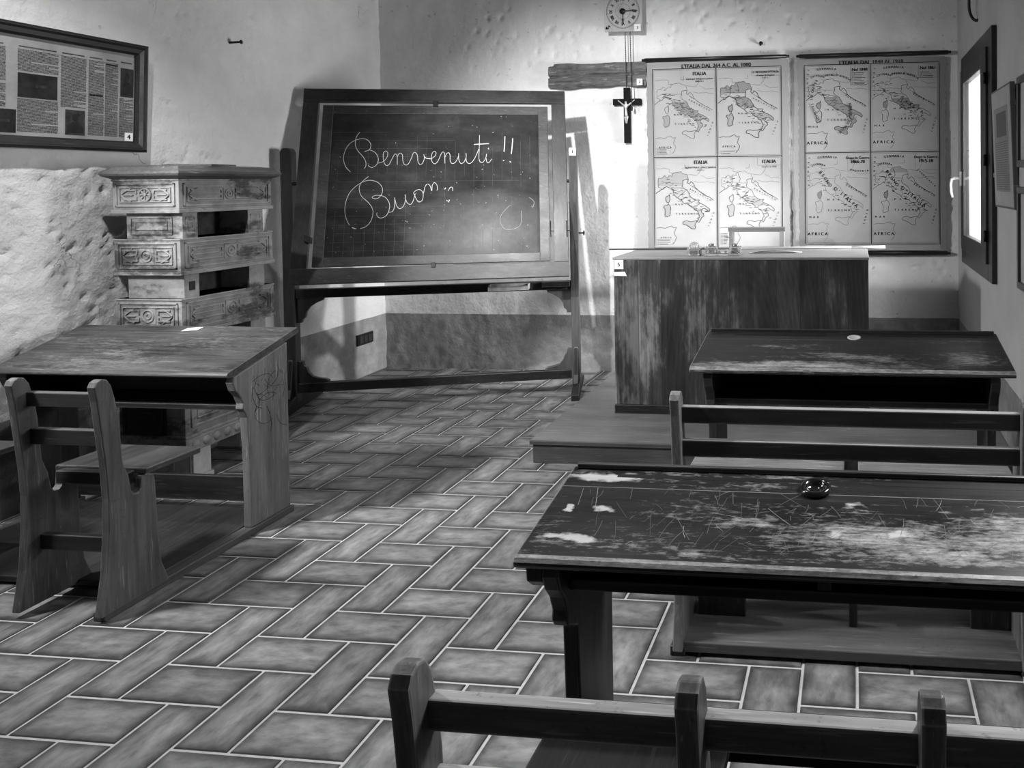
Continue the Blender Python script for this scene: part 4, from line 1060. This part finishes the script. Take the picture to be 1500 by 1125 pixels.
# ------------------------------------------------------------------ school desks
CHAIR_PROF = [(-.020, .020), (.222, .020), (.218, .040), (.196, .100), (.186, .208), (.183, .320), (.180, .389), (.176, .412), (.150, .426), (.134, .425), (.130, .415), (.127, .385), (.118, .374), (.101, .376), (.093, .391), (.084, .445), (.074, .472), (.066, .497), (.057, .640), (.046, .711), (.034, .760), (.020, .782), (.002, .787), (-.013, .780), (-.021, .765), (-.013, .718), (0., .596), (.011, .488), (.016, .391), (.014, .284), (.003, .15)]
def school_desk(name, label, x0, x1, yb, top, seats, kind, wd, spots=None, seed=0, scratches=0, shelf_z=.53, ink=None, card=None, seat_z=.42, rails=((.686, .733, .022), (.558, .610, .030))):
    """wooden two-pupil desk with its bench on one pair of floor runners.
    top = (xa, xb, front offset, front z, back offset, back z)"""
    t = thing(name, ((x0+x1)/2, yb, 0), label, 'desk', 'wooden school desks')
    xm = (x0+x1)/2
    xa, xb, fo, fz, bo, bz = top
    th = .026
    r = random.Random(seed)
    # runners
    for (a, b) in ((x0-.006, x0+.040), (x1-.040, x1+.006)):
        mb = MB(); mb.box(a, b, yb-.006, yb+.835, 0, .030); mb.build('floor_runner', wd['y'], t, .004)
    # footboard
    mb = MB(); 
    if kind == 'single': mb.box(x0+.040, x1-.040, yb+.17, yb+.78, .012, .034)
    else: mb.box(x0+.030, x1-.030, yb-.004, yb+.80, .012, .044)
    mb.build('footboard', wd['foot'], t, .004)
    # desk end panels with an S-shaped front edge
    def zt(o): return fz+(bz-fz)*(o-fo)/(bo-fo)-th*1.06
    pf = [(.820, .030), (.823, zt(.823)), (fo+.025, zt(fo+.025)), (fo+.018, zt(fo+.025)-.022), (fo+.030, zt(fo)-.048), (fo+.052, zt(fo)-.075), (fo+.066, zt(fo)-.108), (fo+.062, zt(fo)-.128), (fo+.072, zt(fo)-.142), (.598, zt(fo)-.17), (.606, .30), (.606, .030)]
    for sgn, xp in ((-1, x0+.0), (1, x1-.034)):
        mb = MB(); mb.prism([(xp, yb+o, z) for o, z in pf], (.034, 0, 0)); mb.build('end_panel', wd['panel'] if sgn > 0 else wd['z'], t, .004)
    if kind == 'single':    # scribbles scratched into the aisle panel
        mb = MB(); xx = x1+.0005
        for _ in range(26):
            o, z = r.uniform(.63, .80), r.uniform(.40, .68); pts = []
            a = r.uniform(0, 6.3); cv = r.uniform(-.9, .9)
            for _k in range(r.randint(3, 6)):
                if not (.625 < o < .81 and .35 < z < zt(o)-.03): break
                pts.append((xx, yb+o, z)); a += cv+r.uniform(-.3, .3); o += .030*math.cos(a); z += .030*math.sin(a)
            if len(pts) > 2: mb.ribbon(spline(pts, 4), r.uniform(.0012, .0022), (1, 0, 0))
        mb.build('scratched_scribbles', flat('dark_scratches', .02, .7, .1), [c_ for c_ in t.children if c_.name.startswith('end_panel')][-1])
    if kind == 'bracket':   # outer batten under the top at each end
        for xp in (x0-.034, x1):
            mb = MB(); mb.prism([(xp, yb+fo+.022, zt(fo+.022)), (xp, yb+fo+.024, zt(fo)-.030), (xp, yb+fo+.050, zt(fo)-.052), (xp, yb+fo+.16, zt(fo)-.052), (xp, yb+.81, zt(.78)-.04), (xp, yb+.81, zt(.81))], (.034, 0, 0)); mb.build('batten', wd['z'], t, .004)
    # book shelf, back board, dividing post
    mb = MB(); mb.box(x0+.034, x1-.034, yb+fo+.075, yb+.80, shelf_z-.022, shelf_z); mb.build('book_shelf', wd['x'], t, .003)
    mb = MB(); mb.box(x0+.034, x1-.034, yb+.785, yb+.803, shelf_z, zt(.785)); mb.build('back_board', wd['x'], t, .002)
    if kind == 'bracket':
        mb = MB(); mb.prism([(xm+.0, yb+fo+.078, shelf_z), (xm+.0, yb+fo+.078, zt(fo+.078)), (xm+.0, yb+.78, zt(.78)), (xm+.0, yb+.78, shelf_z)], (.028, 0, 0)); mb.build('divider', wd['z'], t, .003)
    # stretcher between the panels
    mb = MB()
    za, zb_ = (.07, .175) if kind == 'single' else (.10, .21)
    mb.prism([(x0+.034, yb+.752, zb_), (x1-.034, yb+.752, zb_), (x1-.034, yb+.752, za+.035), (x1-.075, yb+.752, za+.03), (x1-.10, yb+.752, za), (x0+.10, yb+.752, za), (x0+.075, yb+.752, za+.03), (x0+.034, yb+.752, za+.035)], (0, .022, 0))
    mb.build('stretcher', wd['x'], t, .003)
    # sloping top with pen groove and scratched surface
    def TP(x, o, d=0):
        z = fz+(bz-fz)*(o-fo)/(bo-fo); nrm = V((0, -(bz-fz), bo-fo)).normalized()
        return V((x, yb+o, z))+nrm*d
    mb = MB()
    pr = [(fo-.002, -.008), (fo-.004, -.014), (fo, -.021), (fo+.012, -th), (bo-.004, -th), (bo, -th+.006), (bo, -.003), (bo-.004, 0), (fo+.012, 0), (fo+.004, -.002)]
    mb.prism([TP(xa, o, d) for o, d in pr], (xb-xa, 0, 0), 0)
    mb.m[10] = mb.m[11] = 1
    top_ = mb.build('desk_top', [wd['top'], wd['nose']], t, .0015)
    nrm = TP(0, fo, 1)-TP(0, fo, 0)
    mb = MB()
    gy = fo+(bo-fo)*.83
    L = xb-xa
    if kind != 'single':
        mb.ribbon([TP(xa+.004, gy-.03, .0004), TP(xb-.004, gy-.03, .0004)], .0022, nrm, 1)
        for (ga, gb) in ((.10, .42), (.60, .93)):      # routed pen grooves, drawn as dark troughs with a lit lip
            pts = [TP(xa+L*ga, gy+.018, .0004), TP(xa+L*(ga+.02), gy+.018, .0004), TP(xa+L*(gb-.02), gy+.018, .0004), TP(xa+L*gb, gy+.018, .0004)]
            mb.ribbon(pts, .013, nrm, 0)
    for _ in range(scratches):
        x = r.uniform(xa+.05, xb-.03); o = r.uniform(fo+.03, gy-.05); a = r.gauss(1.5, .6); l = r.uniform(.01, .09)
        dx, do = l*math.cos(a), l*math.sin(a)
        q = [TP(x, o, .0004), TP(x+dx*.5+r.uniform(-.003, .003), min(o+do*.5, gy-.03), .0004), TP(x+dx, min(o+do, gy-.03), .0004)]
        mb.ribbon(spline(q, 3), r.uniform(.0004, .0009), nrm, 1 if r.random() < .9 else 2)
    if mb.v: mb.build('grooves_and_scratches', [flat('dark_groove', .006, .5), flat('scratched_bare_wood', .17, .8, .1), flat('deep_scratch', .36, .8, .1)], top_)
    if kind != 'single':   # raised lip along the back edge
        mb = MB(); mb.hexa([TP(xa+.01, bo-.016, .0005), TP(xb-.01, bo-.016, .0005), TP(xb-.01, bo-.001, .0005), TP(xa+.01, bo-.001, .0005), TP(xa+.01, bo-.013, .012), TP(xb-.01, bo-.013, .012), TP(xb-.01, bo-.003, .012), TP(xa+.01, bo-.003, .012)])
        mb.build('back_lip', wd['x'], t, .003)
    if ink:
        ix, io, kindi = ink; c = TP(ix, io, .0)
        mb = MB()
        if kindi == 'black':
            mb.lathe([(.034, .0002), (.036, .004), (.032, .011), (.025, .012), (.020, .006), (.018, .001), (0, .001)], c, nrm, 28)
            tag(mb.build('inkwell', flat('black_glazed_inkwell', .010, .12, .6), t), 'black ring-shaped inkwell')
        else:
            mb.lathe([(.027, .0003), (.027, .002), (.021, .0028), (.019, .0012), (0, .0012)], c, nrm, 24)
            tag(mb.build('inkwell', flat('white_ceramic_inkwell', .62, .35, .4), t), 'white ceramic inkwell')
    if card:
        cx_, co_ = card; p = TP(cx_, co_, .0005)
        mb = MB(); q = [TP(cx_-.035, co_-.018, .0004), TP(cx_+.030, co_-.006, .0004), TP(cx_+.036, co_+.02, .0004), TP(cx_-.028, co_+.01, .0004)]
        mb.prism(q, nrm*.0012); tag(mb.build('card', PAPER, top_), 'blank white card')
    # bench or chairs
    w = .030
    posts = sorted({s for pr_ in seats for s in pr_})
    def side(xp, wz): 
        mb = MB(); mb.prism([(xp, yb+o, z) for o, z in CHAIR_PROF], (w, 0, 0)); return mb.build('seat_side', wz, t, .004)
    if kind == 'rails':     # one long bench: a carved side at each end only
        for xp in (seats[0][0], seats[-1][1]-w): side(xp, wd['side'])
        spans = [(seats[0][0]+w, seats[-1][1]-w)]
    else:
        for (a, b) in seats:
            side(a, wd['side']); side(b-w, wd['side'])
        spans = [(a+w, b-w) for a, b in seats]
        if kind == 'bracket': spans += [(seats[i][1], seats[i+1][0]) for i in range(len(seats)-1)]
    for (a, b) in spans:
        for (z0, z1, d) in rails:
            mb = MB(); mb.box(a-.004, b+.004, yb+d, yb+d+.024, z0, z1); mb.m[1] = 1; mb.build('back_rail', [wd['rail'], wd['worn']], t, .003)  # top face paler: rubbed wear, with light from above painted in
    for i, (a, b) in enumerate(seats):
        if kind != 'rails' or True:
            sa, sb = a+(w if kind != 'rails' else 0)+.002, b-(w if kind != 'rails' else 0)-.002
            if kind == 'rails':
                if i == 0: sa = a+.008
                if i == len(seats)-1: sb = b-.008
            zz = seat_z
            if kind == 'single': sa, sb = a-.006, b+.012
            mb = MB()
            y0s = yb+.045 if kind == 'single' else yb+.095
            yf = yb+.355 if kind == 'single' else yb+.41
            mb.hexa([(sa+0, y0s+.09, zz-.022), (sb, y0s+.09, zz-.022), (sb, yf, zz-.026), (sa, yf, zz-.026), (sa, y0s+.09, zz), (sb, y0s+.09, zz), (sb, yf, zz-.002), (sa, yf, zz-.002)])
            mb.build('seat', wd['seat'], t, .005)
            if kind == 'single': sa, sb = a+w, b-w
            mb = MB(); mb.box(sa, sb, yb+.105, yb+.135, zz-.052 if kind == 'single' else zz-.035, zz-.008 if kind == 'single' else zz+.018); mb.build('seat_bar', wd['x'], t, .003)
            if kind == 'single':
                mb = MB(); mb.box(sa, sb, yb+.05, yb+.075, .198, .249); mb.build('lower_rail', wd['rail'], t, .003)
            if kind != 'rails':
                for xx in (a+w, b-w):
                    mb = MB(); s = 1 if xx == b-w else -1
                    mb.lathe([(0, 0), (.006, .0), (.005, .002), (0, .003)], (xx+(w if s > 0 else -w), yb+.145, .425), (s, 0, 0), 10); mb.build('hinge_bolt', STEEL, t)
    if kind == 'rails':     # boards carrying the long seat
        for (a, b) in ((x0+.05, x0+.20), (x1-.16, x1-.03)):
            mb = MB(); mb.box(a, b, yb+.14, yb+.158, .044, seat_z-.037); mb.build('seat_support', wd['z'], t, .003)
        mb = MB(); mb.box(xm-.002, xm+.024, yb+.115, yb+.14, .044, seat_z-.037); mb.build('seat_support', wd['z'], t, .003)
        mb = MB(); mb.box(seats[0][1]-.01, seats[1][0]+.01, yb+.10, yb+.36, seat_z-.035, seat_z-.024); mb.build('seat_support', wd['y'], t, .002)
    return t

# left desk
BARE = wood('rubbed_lit_rail_top', .22, .55, 'X', .2, .6, 0, .6, 40, .25)  # rubbed rail tops, with the brightness of overhead light painted into the wood
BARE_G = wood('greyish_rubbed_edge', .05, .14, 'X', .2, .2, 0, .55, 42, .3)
NOSE = wood('chipped_front_edge', .06, .22, 'X', .95, .60, 0, .45, 44, .4)
NOSE_G = wood('greyed_front_edge', .03, .09, 'X', .5, .30, 0, .5, 46, .3)
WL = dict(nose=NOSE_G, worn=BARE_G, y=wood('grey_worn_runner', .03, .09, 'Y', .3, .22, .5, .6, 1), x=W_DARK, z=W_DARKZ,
          foot=wood('trodden_footboard', .010, .035, 'Y', .3, .18, .4, .6, 5),
          panel=wood('scuffed_grey_panel', .075, .20, 'Z', .25, .26, .5, .55, 3, .3),
          side=wood('scuffed_seat_side', .032, .13, 'Z', .15, .24, .9, .5, 4, .35),
          rail=wood('worn_slat', .010, .035, 'X', .2, .2, .7, .45, 5), seat=wood('polished_seat', .018, .07, 'Y', .2, .2, .7, .4, 6),
          top=wood('pale_worn_desk_top', .010, .085, 'X', .5, .19, .6, .5, 12, .35, [(-.1, .60, .6, .14, .07), (.3, .75, .3, .2, .07)]))
school_desk('school_desk', 'left wooden school desk with pale worn top, standing in front of the ceramic stove', -3.455, -2.415, 2.19,
    (-3.475, -2.425, .515, .675, .900, .785), [(-3.455, -3.125), (-2.735, -2.405)], 'single', WL, seed=1, card=(-2.90, .865), shelf_z=.530, seat_z=.450)
# far right desk
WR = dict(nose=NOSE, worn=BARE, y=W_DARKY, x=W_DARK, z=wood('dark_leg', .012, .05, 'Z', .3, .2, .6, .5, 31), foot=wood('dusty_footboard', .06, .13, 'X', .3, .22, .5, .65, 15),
          panel=wood('dark_panel', .012, .05, 'Z', .3, .2, .6, .5, 33), side=wood('rubbed_bench_side', .06, .22, 'Z', .6, .34, .9, .5, 14),
          rail=wood('rubbed_bench_rail', .006, .026, 'X', .2, .30, 1.4, .5, 15), seat=wood('rubbed_bench_seat', .10, .32, 'X', .4, .32, .6, .55, 16),
          top=wood('dark_chipped_desk_top', .008, .035, 'X', .36, .48, 1.2, .42, 22, .25, [(-.1, .52, .55, .055, .26), (-.3, .515, .35, .06, .26), (.0, .60, .4, .06, .16), (.42, .62, .16, .12, .16), (-.3, .70, .2, .03, .14)]))
school_desk('school_desk', 'far right dark school desk with white inkwell, standing before the platform', -.545, .50, 2.19,
    (-.590, .548, .485, .738, .865, .797), [(-.540, -.035), (.005, .490)], 'rails', WR, seed=2, scratches=26, shelf_z=.608, ink=(-.002, .80, 'white'), seat_z=.490, rails=((.688, .738, .012), (.588, .638, .014)))
# near right desk
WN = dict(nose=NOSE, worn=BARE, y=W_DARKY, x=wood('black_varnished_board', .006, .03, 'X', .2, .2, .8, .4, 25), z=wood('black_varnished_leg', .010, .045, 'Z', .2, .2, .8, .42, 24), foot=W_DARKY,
          panel=wood('black_varnished_panel', .010, .045, 'Z', .2, .2, .8, .42, 26), side=wood('rubbed_black_seat_side', .025, .16, 'Z', .25, .40, 1.2, .45, 27),
          rail=wood('rubbed_black_rail', .030, .16, 'X', .25, .42, 1.4, .45, 28), seat=W_DARKY,
          top=wood('black_varnish_worn_to_bare_wood', .004, .020, 'X', .40, .50, 1.3, .40, 23, .22,
                   [(.12, .60, .30, .12, .15), (.40, .60, .30, .13, .16), (.0, .66, .40, .06, .12), (-.49, .765, .10, .025, .5), (-.525, .645, .022, .018, .7), (-.455, .645, .03, .012, .5), (-.50, .545, .055, .018, .6), (.03, .585, .04, .02, .35), (.16, .60, .05, .02, .4), (.07, .69, .06, .02, .35), (-.14, .62, .16, .035, .2), (.30, .53, .25, .035, .22), (-.2, .51, .3, .02, .06)]))
school_desk('school_desk', 'near right school desk with scratched black top and black inkwell', -.607, .455, .91,
    (-.655, .495, .478, .683, .812, .738), [(-.590, -.191), (.073, .472)], 'bracket', WN, seed=3, scratches=150, shelf_z=.605, ink=(-.088, .742, 'black'), rails=((.682, .724, .022), (.572, .620, .026)))

# ------------------------------------------------------------------ teacher's desk and what lies on it
def teacher_desk():
    x0, x1, y0, y1 = -1.326, .075, 4.112, 4.66; zt = .989
    t = thing('teacher_desk', (-.62, 4.4, PZ), 'large panelled wooden desk of the teacher standing on the platform', 'desk')
    mt, nt, b = newmat('vertical_plank_front'); co = objco(nt)
    sx = nd(nt, 'ShaderNodeSeparateXYZ', None, Vector=co).outputs[0]
    pl = mth(nt, 'MULTIPLY', mth(nt, 'ADD', sx, 3.0), 1/.128)
    fl = mth(nt, 'FLOOR', pl)
    wn = nd(nt, 'ShaderNodeTexWhiteNoise', {'noise_dimensions': '1D'}, W=fl).outputs[0]
    fr = mth(nt, 'FRACT', pl)
    seam = mth(nt, 'LESS_THAN', mth(nt, 'MINIMUM', fr, mth(nt, 'SUBTRACT', 1.0, fr)), .012)
    g1 = noise_n(nt, co, 50, 8, .7, (1, 1, .05), 2); g2 = noise_n(nt, co, 4.5, 7, .68, (1.3, 1, .45), 6)
    wv = nd(nt, 'ShaderNodeTexWave', {'wave_type': 'RINGS', 'rings_direction': 'Y'}, Vector=nd(nt, 'ShaderNodeMapping', None, Vector=co, Scale=(1, 1, .28)).outputs[0], Scale=14., Distortion=5., Detail=3.).outputs['Fac']
    f = mth(nt, 'ADD', mth(nt, 'ADD', mth(nt, 'MULTIPLY', g1, .35), mth(nt, 'MULTIPLY', g2, .58)), mth(nt, 'MULTIPLY', wv, .035))
    c = ramp(nt, f, [(.36, .018), (.5, .05), (.66, .12)])
    lft = nd(nt, 'ShaderNodeMapRange', None, _0=sx, _1=-.75, _2=.2, _3=.13, _4=0.).outputs[0]   # more pale patches towards the aisle end
    c = mix(nt, ramp(nt, mth(nt, 'ADD', mth(nt, 'ADD', mth(nt, 'MULTIPLY', g2, .7), mth(nt, 'MULTIPLY', g1, .3)), lft), [(.58, 0), (.70, 1)]), c, .22)
    c = nd(nt, 'ShaderNodeVectorMath', {'operation': 'SCALE'}, _0=c, Scale=nd(nt, 'ShaderNodeMapRange', None, _0=wn, _3=.62, _4=1.2).outputs[0]).outputs[0]
    c = mix(nt, mth(nt, 'MULTIPLY', seam, .7), c, .01)
    nt.links.new(c, b.inputs['Base Color']); b.inputs['Roughness'].default_value = .5; b.inputs['Specular IOR Level'].default_value = .35
    bump(nt, b, mth(nt, 'SUBTRACT', f, seam), .3, .003)
    plank = mt
    mb = MB(); mb.box(x0, x1, y0, y0+.022, PZ+.05, zt-.014); mb.build('front_panel', plank, t, .002)
    for (a, b_) in ((x0, x0+.022), (x1-.022, x1)):
        mb = MB(); mb.box(a, b_, y0+.022, y1, PZ, zt-.014); mb.build('side_panel', W_EASELZ, t, .002)
    mb = MB(); mb.box(x0-.004, x1+.004, y0-.008, y0+.022, PZ, PZ+.050); mb.build('plinth', W_DARK, t, .003)
    mb = MB(); mb.box(x0-.006, x1+.004, y0-.004, y1+.006, zt-.014, zt); mb.build('desk_top', wood('pale_grey_desk_top', .16, .34, 'X', .1, .4, .2, .5, 2, .35), t, .003)
    # pedestals and drawers on the sitter's side
    for (a, b_) in ((x0+.022, x0+.40), (x1-.40, x1-.022)):
        mb = MB(); mb.box(a, b_, y0+.03, y1-.03, PZ+.06, zt-.016); p = mb.build('pedestal', W_EASEL, t, .002)
        for k in range(3):
            z = PZ+.09+k*.255
            mb = MB(); mb.box(a+.015, b_-.015, y1-.029, y1-.010, z, z+.225); d = mb.build('drawer', W_EASEL, t, .003)
            mb = MB(); mb.lathe([(.006, 0), (.006, .012), (.015, .018), (.012, .026), (0, .028)], ((a+b_)/2, y1-.010, z+.11), (0, 1, 0), 14); mb.build('knob', IRON, d)
    number_card(t, '5', (x0+.030, y0-.0002, zt-.040), (1, 0, 0), (0, 0, 1), (0, -1, 0), .052, .050, .03)
    mb = MB(); mb.prism([(x0+.002, y0-.0002, zt-.082), (x0+.064, y0-.0002, zt-.080), (x0+.074, y0-.0002, zt-.104), (x0+.002, y0-.0002, zt-.102)], (0, -.001, 0)); tag(mb.build('paper_strip', PAPER, t), 'torn white paper strip')
    # things on top
    gm, nt, b = newmat('moulded_glass'); b.inputs['Base Color'].default_value = (.92, .92, .92, 1); b.inputs['Roughness'].default_value = .06
    b.inputs['Transmission Weight'].default_value = .85; b.inputs['IOR'].default_value = 1.47
    ink = flat('dried_ink', .01, .2, .5)
    k = thing('glass_inkwell', (-.893, 4.226, zt), 'small cubic glass inkwell with round lid, left of the crystal inkstand', 'inkwell')
    mb = MB(); mb.box(-.930, -.856, 4.190, 4.262, zt, zt+.044); mb.build('glass_body', gm, k, .006, 3)
    mb = MB(); mb.box(-.916, -.870, 4.204, 4.248, zt+.006, zt+.030); mb.build('ink', ink, k, .004)
    mb = MB(); mb.lathe([(.0, .044), (.026, .046), (.028, .054), (.025, .066), (.015, .074), (0, .077)], (-.893, 4.226, zt), (0, 0, 1), 20); mb.build('lid', gm, k)
    k = thing('crystal_inkstand', (-.727, 4.226, zt), 'long cut-crystal inkstand with two wells on the teacher desk', 'inkstand')
    mb = MB(); mb.box(-.826, -.628, 4.182, 4.270, zt, zt+.016)
    for a in (-.822, -.690): mb.box(a, a+.058, 4.196, 4.256, zt+.016, zt+.052)
    for q in range(6): mb.lathe([(.009, .016), (.007, .026), (0, .030)], (-.815+q*.035, 4.19, zt), (0, 0, 1), 8)
    for a in (-.826, -.634): mb.box(a, a+.006, 4.186, 4.266, zt+.016, zt+.046)
    mb.build('crystal_base', gm, k, .003)
    for a in (-.793, -.661):
        mb = MB(); mb.lathe([(.0, .052), (.020, .053), (.020, .060), (.010, .066), (0, .067)], (a, 4.226, zt), (0, 0, 1), 16); mb.build('well_cap', STEEL, k)
        mb = MB(); mb.lathe([(.0, .020), (.016, .020), (.016, .044), (0, .044)], (a, 4.226, zt), (0, 0, 1), 14); mb.build('ink', flat('grey_ink', .12, .3, .4), k)
    k = thing('pointer_stick', (-.66, 4.64, zt), 'long wooden pointer lying across the teacher desk with its white tip overhanging', 'pointer')
    a = V((-1.49, 4.54, zt+.0060)); b_ = V((.186, 4.655, zt+.0085)); d = (b_-a)
    mb = MB(); mb.tube([a, a+d*.30, a+d*.45], [.0045, .0055, .006], 8); mb.tube([a+d*.45, a+d*.88], [.006, .0072], 8); mb.build('shaft', flat('dark_turned_stick', .05, .5, .3, 0, .02, 12), k)
    mb = MB(); mb.tube([a+d*.46, a+d*.88], [.0068, .0078], 8); mb.build('light_sleeve', flat('light_wood_sleeve', .45, .6), k)
    mb = MB(); mb.tube([a+d*.88, b_], [.0085, .0082], 8); tag(mb.build('tip', PAPER, k), 'white tip')
    mb = MB(); pts = []
    n = 24
    top = []; bot = []
    for i in range(n+1):
        u = i/n; x = -.60+u*.30; wv = .020*math.sin(math.pi*u)
        z = zt+.0005+wv*(1-.4*u)
        top.append((x, 4.335+.03*u, z)); bot.append((x, 4.40+.03*u, zt+.0005+.2*wv))
    vs = top+bot+[(x, y, z+.0012) for x, y, z in top+bot]; m_ = n+1; fs = []
    for i in range(n):
        fs += [(i, m_+i, m_+i+1, i+1), (2*m_+i, 2*m_+i+1, 3*m_+i+1, 3*m_+i), (i, i+1, 2*m_+i+1, 2*m_+i), (m_+i, 3*m_+i, 3*m_+i+1, m_+i+1)]
    mb.add(vs, fs, 0, True); tag(mb.build('paper_sheet', PAPER), 'curled white sheet of paper lying right of the crystal inkstand', 'paper')
teacher_desk()

def teacher_chair():
    x0, x1 = -.838, -.462
    t = thing('wooden_chair', (-.65, 4.95, PZ), 'wooden chair behind the teacher desk, only its open backrest showing', 'chair')
    wz = wood('grey_brown_chair', .06, .16, 'Z', .2, .25, .5, .45, 17); wx = wood('grey_brown_chair_rail', .05, .13, 'X', .2, .25, .5, .45, 18)
    for x in (x0, x1-.034):
        mb = MB(); mb.hexa([(x, 5.03, PZ), (x+.034, 5.03, PZ), (x+.034, 5.065, PZ), (x, 5.065, PZ), (x, 5.10, 1.090), (x+.034, 5.10, 1.090), (x+.034, 5.128, 1.090), (x, 5.128, 1.090)]); mb.build('back_post', wz, t, .004)
        mb = MB(); mb.box(x, x+.034, 4.70, 4.735, PZ, PZ+.43); mb.build('leg', wz, t, .004)
        mb = MB(); mb.box(x+.006, x+.028, 4.735, 5.03, PZ+.18, PZ+.21); mb.build('stretcher', wx, t, .003)
    mb = MB(); mb.box(x0-.006, x1+.006, 5.098, 5.130, 1.062, 1.095); mb.build('top_rail', wx, t, .005)
    mb = MB(); mb.box(x0+.034, x1-.034, 5.072, 5.094, .70, .76); mb.build('lower_rail', wx, t, .004)
    mb = MB(); mb.box(x0-.01, x1+.01, 4.69, 5.03, PZ+.43, PZ+.455); mb.build('seat', wx, t, .006)
teacher_chair()

# ------------------------------------------------------------------ light
def area(name, loc, target, sx, sy, power, spread=180):
    l = bpy.data.lights.new(name, 'AREA'); l.shape = 'RECTANGLE'; l.size = sx; l.size_y = sy; l.energy = power; l.spread = math.radians(spread)
    o = bpy.data.objects.new(name, l); COL.objects.link(o); o.location = loc
    o.rotation_euler = (V(target)-V(loc)).to_track_quat('-Z', 'Y').to_euler(); return o
def spot(name, loc, target, power, cone, blend, radius):
    l = bpy.data.lights.new(name, 'SPOT'); l.energy = power; l.spot_size = math.radians(cone); l.spot_blend = blend; l.shadow_soft_size = radius
    o = bpy.data.objects.new(name, l); COL.objects.link(o); o.location = loc
    o.rotation_euler = (V(target)-V(loc)).to_track_quat('-Z', 'Y').to_euler(); return o
spot('ceiling_spot', (-1.85, 1.9, 2.95), (-1.75, 5.5, 1.15), 640, 54, 1.0, .045)
spot('wall_washer_spot', (-2.62, 2.30, 3.05), (-3.58, 3.2, .75), 160, 68, 1.0, .03)
spot('window_fill_spot', (XR+.36, 4.62, 1.72), (-2.55, 5.5, .62), 620, 34, .9, .05)  # added spot in the window opening, brightens the wall under the blackboard
spot('desk_fill_spot', (-2.9, 1.7, 2.85), (-.25, 1.75, .6), 230, 52, 1.0, .05)  # added unseen fill spot, brightens the near desk top and bench rails
spot('hanging_lamp', (-1.1, 2.6, 3.05), (-1.1, 2.5, 0), 85, 108, 1.0, .06)
area('window_daylight', (XR+.50, 4.62, 1.62), (-2.0, 5.2, .6), .8, 1.1, 130)
area('side_window_daylight', (XR-.03, 2.0, 1.7), (-.75, .9, .65), .3, .45, 26, 140)
area('left_window_daylight', (XL+.06, 1.75, 2.15), (-1.2, 3.9, 0), .30, .30, 46, 95)
w = bpy.data.worlds.new('sky'); S.world = w; w.use_nodes = True
bg = w.node_tree.nodes['Background']; bg.inputs[0].default_value = (.9, .9, .9, 1); bg.inputs[1].default_value = 1.2

# ------------------------------------------------------------------ camera (shift lens, as calibrated from the tiles)
cam = bpy.data.cameras.new('camera'); co = bpy.data.objects.new('camera', cam); COL.objects.link(co)
f_, px_, py_, p_, y_, r_ = 1121.463, 1126.058, 292.676, .0237678, .110690, .0104076
cam.sensor_fit = 'HORIZONTAL'; cam.sensor_width = 36; cam.lens = f_/1500*36
cam.shift_x = (750-px_)/1500; cam.shift_y = (py_-562.5)/1500
right = V((math.cos(y_), math.sin(y_), 0)); fwd = V((-math.sin(y_), math.cos(y_), 0)); up = V((0, 0, 1))
fwd, up = fwd*math.cos(p_)-up*math.sin(p_), fwd*math.sin(p_)+up*math.cos(p_)
right, up = right*math.cos(r_)-up*math.sin(r_), right*math.sin(r_)+up*math.cos(r_)
m = Matrix((right, up, -fwd)).transposed().to_4x4(); m.translation = V((0, 0, 1.39925)); co.matrix_world = m
cam.clip_start = .05
S.camera = co
S.view_settings.view_transform = 'Standard'; S.view_settings.look = 'None'; S.view_settings.gamma = 1; S.view_settings.exposure = 0
S.view_settings.use_curve_mapping = False
